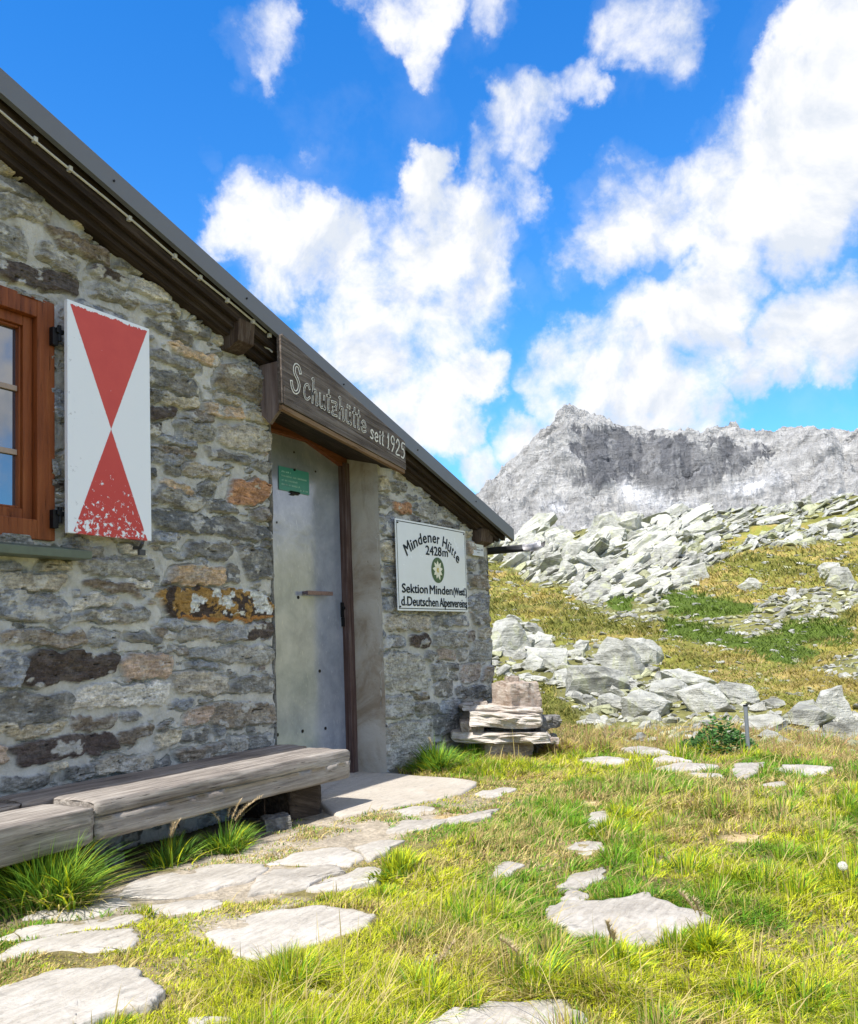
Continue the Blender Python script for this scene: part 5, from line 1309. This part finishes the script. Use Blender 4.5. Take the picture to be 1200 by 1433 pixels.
# blades ------------------------------------------------------------
def mat_grass():
    b = MatB('grass_blade'); c = b.attr()
    b.set(col=c, rough=.65, spec=.25)
    tr = b.n('ShaderNodeBsdfTranslucent', {0: c}); mx = b.n('ShaderNodeMixShader', {0: .38, 1: b.p.outputs[0], 2: tr.outputs[0]})
    b.t.links.new(mx.outputs[0], b.out.inputs[0]); return b.m
GRASSM = mat_grass()
def blades(P0, H, Wd, az, lean, col, rs, nseg=3, curl=1.):
    """arrays of blades -> V, F, C"""
    n = len(P0); lv = nseg+1; t = np.linspace(0, 1, lv)
    d = np.stack([np.cos(az), np.sin(az)], 1); s = np.stack([-np.sin(az+.7), np.cos(az+.7)], 1)
    V = np.zeros((n, 2*nseg+1, 3), np.float32)
    for k in range(lv):
        off = lean*H*(t[k]**(1.6*curl)); z = H*(t[k]-.35*np.clip(lean, 0, 1.2)*t[k]**2)
        w = Wd*(1-t[k]**1.5)*.5
        c = np.concatenate([P0[:, :2]+d*off[:, None], (P0[:, 2]+z)[:, None]], 1)
        if k < nseg:
            V[:, 2*k, :] = c; V[:, 2*k+1, :] = c
            V[:, 2*k, :2] += s*w[:, None]; V[:, 2*k+1, :2] -= s*w[:, None]
        else: V[:, 2*nseg, :] = c
    b = np.arange(n)[:, None]*(2*nseg+1)
    q = np.concatenate([b+np.array([2*k, 2*k+1, 2*k+3, 2*k+2])[None] for k in range(nseg-1)], 0)
    tr = b+np.array([2*nseg-2, 2*nseg-1, 2*nseg])[None]
    sh = np.concatenate([np.full((n, 2), .75+.25*k/nseg)[:, :] for k in range(nseg)]+[np.ones((n, 1))], 1)
    C = col[:, None, :]*np.ones((1, 2*nseg+1, 1))
    return V.reshape(-1, 3), [q, tr], C.reshape(-1, 3).astype(np.float32)
rs = np.random.RandomState(21)
YG = np.array([.62, .66, .03]); GG = np.array([.20, .42, .03]); DG = np.array([.06, .15, .018]); ST = np.array([.66, .54, .22]); BR = np.array([.34, .22, .11]); OL = np.array([.40, .40, .05])
def lawn():
    n = 760000
    rr = 1.55*(12.5/1.55)**(rs.rand(n)**.80); aa = rs.uniform(-.72, .66, n)+HEAD
    X = rr*np.cos(aa); Y = rr*np.sin(aa)
    # a thinner cover all round the camera
    m2 = 60000; r2 = rs.uniform(.3, 9, m2); a2 = rs.uniform(-math.pi, math.pi, m2); X = np.concatenate([X, r2*np.cos(a2)]); Y = np.concatenate([Y, r2*np.sin(a2)])
    r = np.hypot(X, Y)
    keep = Y < 3.60
    keep |= (X > 7.35)
    jit = (fbm(X*14, Y*14, 3, 201)-.5)*.05
    for per in PAVED:
        c = per.mean(0); rad_ = np.abs(per-c).max()+.1
        near = (np.abs(X-c[0]) < rad_) & (np.abs(Y-c[1]) < rad_) & keep
        idx = np.where(near)[0]
        if len(idx):
            q = c+(np.stack([X[idx], Y[idx]], 1)-c)*(1.0+.06*rs.rand(len(idx))[:, None]-.02)
            ins = inpoly(q[:, 0]+jit[idx], q[:, 1]+jit[idx], [tuple(p) for p in per]); keep[idx[ins]] = False
    keep &= ~((Y > 3.0) & (X < 4.3) & (rs.rand(len(X)) > sst(.45, .6, fbm(X*3, Y*3, 3, 203))*.5*(Y < 3.25)))
    keep &= ~((X > 4.15) & (X < 5.5) & (Y > 3.42))
    grav = sst(.0, .12, .62-np.abs(Y-2.86-.15*np.sin(X*2.1)))*sst(1.8, 2.4, X)*sst(5.3, 4.3, X)
    gcov = sst(.46, .58, fbm(X*3.2, Y*3.2, 3, 205))
    keep &= rs.rand(len(X)) > grav*(1-gcov*.85)
    for (cx, cy, rr_) in SOILP: keep &= ~((np.hypot(X-cx, Y-cy) < rr_*.9) & (rs.rand(len(X)) < .85))
    thin = fbm(X*1.9, Y*1.9, 4, 207); keep &= rs.rand(len(X)) < .45+1.1*sst(.36, .55, thin)
    X, Y, r = X[keep], Y[keep], r[keep]
    Z = ground_z(X, Y)-.004; n = len(X)
    cl = fbm(X*2.0, Y*2.0, 4, 211, .6); cl2 = fbm(X*6.5, Y*6.5, 3, 213, .6); gp = fbm(X*1.1+3, Y*1.1, 4, 215, .6); sp = fbm(X*1.5+9, Y*1.5, 4, 217, .6)
    path = sst(.85, .5, np.abs(Y-2.75))*sst(6, 5, X)
    H = (.014+.040*sst(.42, .72, cl)+.034*sst(.45, .7, cl2)+.020*rs.rand(n))*(1-.62*path)
    cs_ = .15; gx_, gy_ = np.floor(X/cs_), np.floor(Y/cs_); jx = vn(gx_*7.31+.5, gy_*3.77+.5, 2); jy = vn(gx_*2.91+.5, gy_*8.13+.5, 3)
    ccx, ccy = (gx_+.25+.5*jx)*cs_, (gy_+.25+.5*jy)*cs_; ddx, ddy = X-ccx, Y-ccy; dcl = np.hypot(ddx, ddy)/cs_; big = vn(gx_*5.17+.5, gy_*6.61+.5, 4)
    tf = sst(.50, .8, big)*(1-path*.6); H *= 1+tf*.75*sst(.75, .1, dcl)
    H *= .8+.05*r; tall = rs.rand(n) < .012; H = np.where(tall, H*2.0+.03, H)
    Wd = (.0024+.00085*r)*(.7+.6*rs.rand(n))
    baseaz = 2*math.pi*vn(X*.9, Y*.9, 219)*1.5; az = np.where(rs.rand(n) < .35+.6*tf, np.arctan2(ddy, ddx)+rs.normal(0, .5, n), baseaz+rs.normal(0, 1.4, n)); lean = np.clip(np.where(tf > .3, .25+1.3*dcl, .85)+.5*rs.randn(n), .05, 2.2)
    t = lambda a: a[:, None]
    gm_ = sst(.46, .56, gp); col = YG*(1-t(gm_))+GG*t(gm_)*.9
    col = np.where(t((rs.rand(n) < .30)), OL, col)
    st = (rs.rand(n) < (.10+.55*sst(.50, .64, sp))); col = np.where(t(st), ST*(.7+.5*rs.rand(n)[:, None]), col)
    br = (rs.rand(n) < (.04+.18*sst(.55, .66, sp))); col = np.where(t(br), BR, col)
    col = np.where(t(rs.rand(n) < tf*.28), GG*1.1, col)
    dg = (rs.rand(n) < .12); col = np.where(t(dg), DG, col)
    farb = (r > 7.3+.8*(cl-.5)*4) & (rs.rand(n) < .75); col = np.where(t(farb), np.where(t(rs.rand(n) < .5), ST*.75, BR*1.3), col)
    H = np.where(r > 7.3, H*1.25, H)
    col = np.where(t(tall), ST*.8, col)
    col = col*(.7+.6*rs.rand(n))[:, None]
    V, F, C = blades(np.stack([X, Y, Z], 1), H, Wd, az, lean, col, rs)
    return npmesh('lawn_grass', V, F, C, True)
o = link('lawn_grass', lawn(), None, GRASSM); tag(o, 'short yellow-green grass of the lawn around the paving stones', 'grass', kind='stuff')
# slope grass: coarser tufts on the far hill
def slope_grass():
    n = 120000; px = rs.uniform(450, 1230, n); py = 760+(1068-760)*rs.rand(n)**.7
    pos, R_, ok = raymarch(px, py); rm = rockmask(px, py, pos[:, 0], pos[:, 1]); gm = greenmask(px, py, pos[:, 0], pos[:, 1])
    k = ok & (rm < .5) & (R_ > 8.0) & (R_ < 75); X, Y, R1, gm = pos[k, 0], pos[k, 1], R_[k], gm[k]; n = len(X)
    X += rs.normal(0, .004, n)*R1; Y += rs.normal(0, .004, n)*R1
    Z = ground_z(X, Y)-.01; cl = fbm(X*.6, Y*.6, 4, 231); H = R1*(.0028+.0045*rs.rand(n))*(.6+cl); Wd = R1*.0011*(.7+rs.rand(n))
    col = np.where((cl > .5)[:, None], np.array([.34, .285, .07]), np.array([.26, .27, .055])); col = np.where((rs.rand(n) < .22)[:, None], np.array([.40, .31, .14]), col)
    ol = sst(.50, .62, fbm(X*.23+2, Y*.23, 4, 233)); col = np.where((rs.rand(n) < ol*.8)[:, None], np.array([.16, .17, .035]), col)
    col = np.where((gm > .5)[:, None], np.array([.14, .20, .03]), col)*(.7+.6*rs.rand(n))[:, None]
    V, F, C = blades(np.stack([X, Y, Z], 1), H, Wd, rs.uniform(0, 6.28, n), .6+.5*rs.rand(n), col, rs, 2)
    return npmesh('slope_grass', V, F, C, True)
o = link('slope_grass', slope_grass(), None, GRASSM); tag(o, 'coarse yellow-brown grass covering the hillside between the rocks', 'grass', kind='stuff')

def tuft(px, py, rad_, hgt, n, label, seed, cols, dead=.2, seeds=0, stalk=ST, yb=0., zg=None):
    r_ = np.random.RandomState(seed); p = CAM.at(px, py, 2, 0.) if zg is None else CAM.at(px, py, 2, zg)
    c = np.array([p[0], p[1], (0. if zg is None else zg)])
    q = r_.normal(0, .42, (n, 2))*rad_; sub = r_.randint(0, 5, n); q = q*.62+(r_.normal(0, .42, (5, 2))*rad_*np.array([1.25, .8]))[sub]; hs_ = r_.uniform(.6, 1.12, 5)[sub]; az = np.arctan2(q[:, 1], q[:, 0])+r_.normal(0, .6, n); d = np.hypot(q[:, 0], q[:, 1])/rad_
    H = hs_*hgt*(.45+.75*r_.rand(n))*(1-.25*np.clip(d, 0, 1)); lean = np.clip(.15+.75*d+.25*r_.randn(n), .02, 1.5)
    Wd = .0066*(.6+.8*r_.rand(n))*(.8+p[0]*.16)
    col = cols[0]*np.ones((n, 3)); k = r_.rand(n); 
    col = np.where((k < .4)[:, None], cols[1], col); dd = r_.rand(n) < dead; col = np.where(dd[:, None], stalk, col); H = np.where(dd, H*.55, H); lean = np.where(dd, lean*1.4+.3, lean)
    ye = r_.rand(n) < .18; col = np.where(ye[:, None], YG*.8, col); col = col*(.45+1.0*r_.rand(n))[:, None]
    P0 = np.column_stack([q*.55, np.full(n, -.01)])
    V, F, C = blades(P0, H, Wd, az, lean, col, r_, 5, 1.2)
    me = npmesh('grass_tuft', V, F, C, True); o = link('grass_tuft', me, None, GRASSM); o.location = c; tag(o, label, 'grass tuft')
    if seeds:
        Vs = []; Fs = []; Cs = []; n0 = 0
        for i in range(seeds):
            a = r_.uniform(0, 6.28); h = hgt*r_.uniform(1.15, 1.5); ln = r_.uniform(.25, .6)
            m = 26; t_ = np.linspace(.62, 1., m); ctr = np.stack([np.cos(a)*ln*h*t_**2, np.sin(a)*ln*h*t_**2, h*t_-.25*ln*h*t_**3], 1)
            V, F, C = blades(np.repeat(ctr, 3, 0), np.full(m*3, .022), np.full(m*3, .0035), r_.uniform(0, 6.28, m*3), np.full(m*3, .7), np.tile(np.array([.60, .48, .30]), (m*3, 1)), r_, 2)
            Vs.append(V); Fs.append((F, n0)); Cs.append(C); n0 += len(V)
            V, F, C = blades(np.array([[0, 0, 0.]]), np.array([h]), np.array([.003]), np.array([a]), np.array([ln]), np.array([[.3, .27, .12]]), r_, 6, 1.2)
            Vs.append(V); Fs.append((F, n0)); Cs.append(C); n0 += len(V)
        q = np.concatenate([f[0]+k for f, k in Fs if len(f[0])]); t3 = np.concatenate([f[1]+k for f, k in Fs])
        link('seed_heads', npmesh('seed_heads', np.concatenate(Vs), [q, t3], np.concatenate(Cs), True), o, GRASSM)
    return o
LG = np.array([.24, .40, .045]); LG2 = np.array([.12, .27, .035])
tuft(66, 1266, .26, .31, 1950, 'big green grass tuft with dead straw at its foot before the left bench end', 301, (LG, LG2), .30, 0)
tuft(318, 1190, .17, .20, 825, 'green grass tuft with drooping seed heads at the bench front near the rock', 302, (LG*.9, LG2), .15, 5)
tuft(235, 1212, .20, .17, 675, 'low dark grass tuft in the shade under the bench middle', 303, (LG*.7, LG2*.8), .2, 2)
tuft(610, 1078, .26, .24, 1650, 'bright green grass tuft against the hut wall right of the doorstep', 304, (LG, LG2), .15, 1)
tuft(660, 1060, .26, .20, 1500, 'bright green grass tuft in front of the stone stack', 305, (LG*1.1, LG2), .1, 1)
tuft(780, 1052, .30, .16, 1050, 'brownish dry grass tuft right of the stone stack', 306, (BR*1.3, ST*.7), .4, 4)
tuft(850, 1050, .34, .14, 1050, 'wide straw-coloured grass tuft beyond the stone stack', 307, (BR*1.2, ST*.8), .4, 4)
tuft(600, 1400, .13, .13, 675, 'arching yellow-green grass tuft behind the stone at the bottom edge', 308, (YG, LG), .2, 1)
tuft(745, 1385, .15, .13, 750, 'dense green grass tuft at the bottom between two bright stones', 309, (LG, YG), .15, 1)
tuft(860, 1360, .17, .12, 825, 'yellow-green grass tuft in front of the large bright paving stone', 310, (YG, LG), .2, 2)
tuft(990, 1330, .11, .14, 525, 'pale upright grass tuft at the right end of the large bright paving stone', 311, (YG*1.1, LG), .3, 2)
tuft(560, 1215, .22, .10, 675, 'shaggy yellow-green grass tuft right of the small bright path stone', 312, (YG, LG), .2, 0)
tuft(1080, 1235, .22, .10, 825, 'vivid green grass tuft on the right side of the lawn', 313, (LG, LG2), .05, 0)
tuft(850, 1168, .22, .10, 675, 'green grass tuft beside the small stepping stones', 314, (LG, YG), .1, 0)
# leafy bush (alpine dock) at the lawn edge
bpz = -.10; bp = CAM.at(1005, 1060, 2, bpz)
def bush():
    r_ = np.random.RandomState(5); Vs, Fs = [], []; n0 = 0
    n = 900
    for i in range(n):
        a = r_.uniform(0, 6.28); rr = .30*math.sqrt(r_.rand()); h = .28*(1-(rr/.34)**2)*r_.uniform(.35, 1.05)+.02
        h *= .55+.9*float(vn(a*1.3+5, rr*7, 3)); c = np.array([rr*math.cos(a)*1.3, rr*math.sin(a), h]); L = r_.uniform(.035, .06); w = L*.38
        t = np.array([math.cos(a+r_.normal(0, .8)), math.sin(a+r_.normal(0, .8)), r_.uniform(-.2, .8)]); t /= np.linalg.norm(t); s = np.cross(t, [0, 0, 1.]); s /= np.linalg.norm(s)+1e-9; u = np.cross(s, t)
        Vs.append(np.array([c, c+t*L*.4+s*w-u*.004, c+t*L*.4+u*.006, c+t*L*.4-s*w-u*.004, c+t*L])); Fs.append(np.array([[0, 1, 2, 2], [0, 2, 3, 3], [1, 4, 2, 2], [2, 4, 3, 3]])[:, :3]+n0); n0 += 5
    C = np.repeat(np.array([.06, .15, .035])*(.6+.9*r_.rand(n))[:, None], 5, 0)
    return npmesh('leafy_bush', np.concatenate(Vs), np.concatenate(Fs), C, False)
o = empty('leafy_bush', (bp[0], bp[1], ground_z(bp[0], bp[1]))); tag(o, 'small dark green leafy bush just left of the metal post', 'bush')
q = link('foliage', bush(), o, GRASSM)
bm = bmesh.new()
rb = random.Random(8)
for i in range(9):
    a = rb.uniform(0, 6.28); tube(bm, [(0, 0, -.03), (.08*math.cos(a), .08*math.sin(a), .1), (.18*math.cos(a), .18*math.sin(a), .18)], .005, 5, True, .002)
fin(bm, 'stem', plain('bush_stem', (.10, .09, .04), .8), o)
# dandelion clock
dp_ = CAM.at(1181, 1245, 2, 0.)
o = empty('dandelion_clock', (dp_[0], dp_[1], 0)); tag(o, 'round white dandelion seed head on a stalk at the right edge of the lawn', 'flower')
hd = CAM.at(1181, 1212, 0, dp_[0]); hz = hd[2]
bm = bmesh.new(); tube(bm, [(0, 0, -.02), (.003, .0, hz*.5), (0, 0, hz)], .0022, 6); fin(bm, 'stalk', plain('dandelion_stalk', (.22, .24, .08), .7), o)
bm = bmesh.new()
for i in range(150):
    d = Vector((rb.gauss(0, 1), rb.gauss(0, 1), rb.gauss(0, 1))).normalized(); tp = Vector((0, 0, hz))+d*.017
    a = d.orthogonal().normalized(); b_ = d.cross(a)
    v0 = bm.verts.new(Vector((0, 0, hz))+d*.002)
    for k in range(5):
        t = k*2*math.pi/5; e = tp+(a*math.cos(t)+b_*math.sin(t))*.005; f = tp+(a*math.cos(t+.3)+b_*math.sin(t+.3))*.0045
        bm.faces.new([bm.verts.new(tp), bm.verts.new(e), bm.verts.new(f)])
    bm.faces.new([v0, bm.verts.new(tp+a*.0003), bm.verts.new(tp-a*.0003)])
fin(bm, 'seed_head', plain('seed_white', (.75, .74, .68), .8), o)
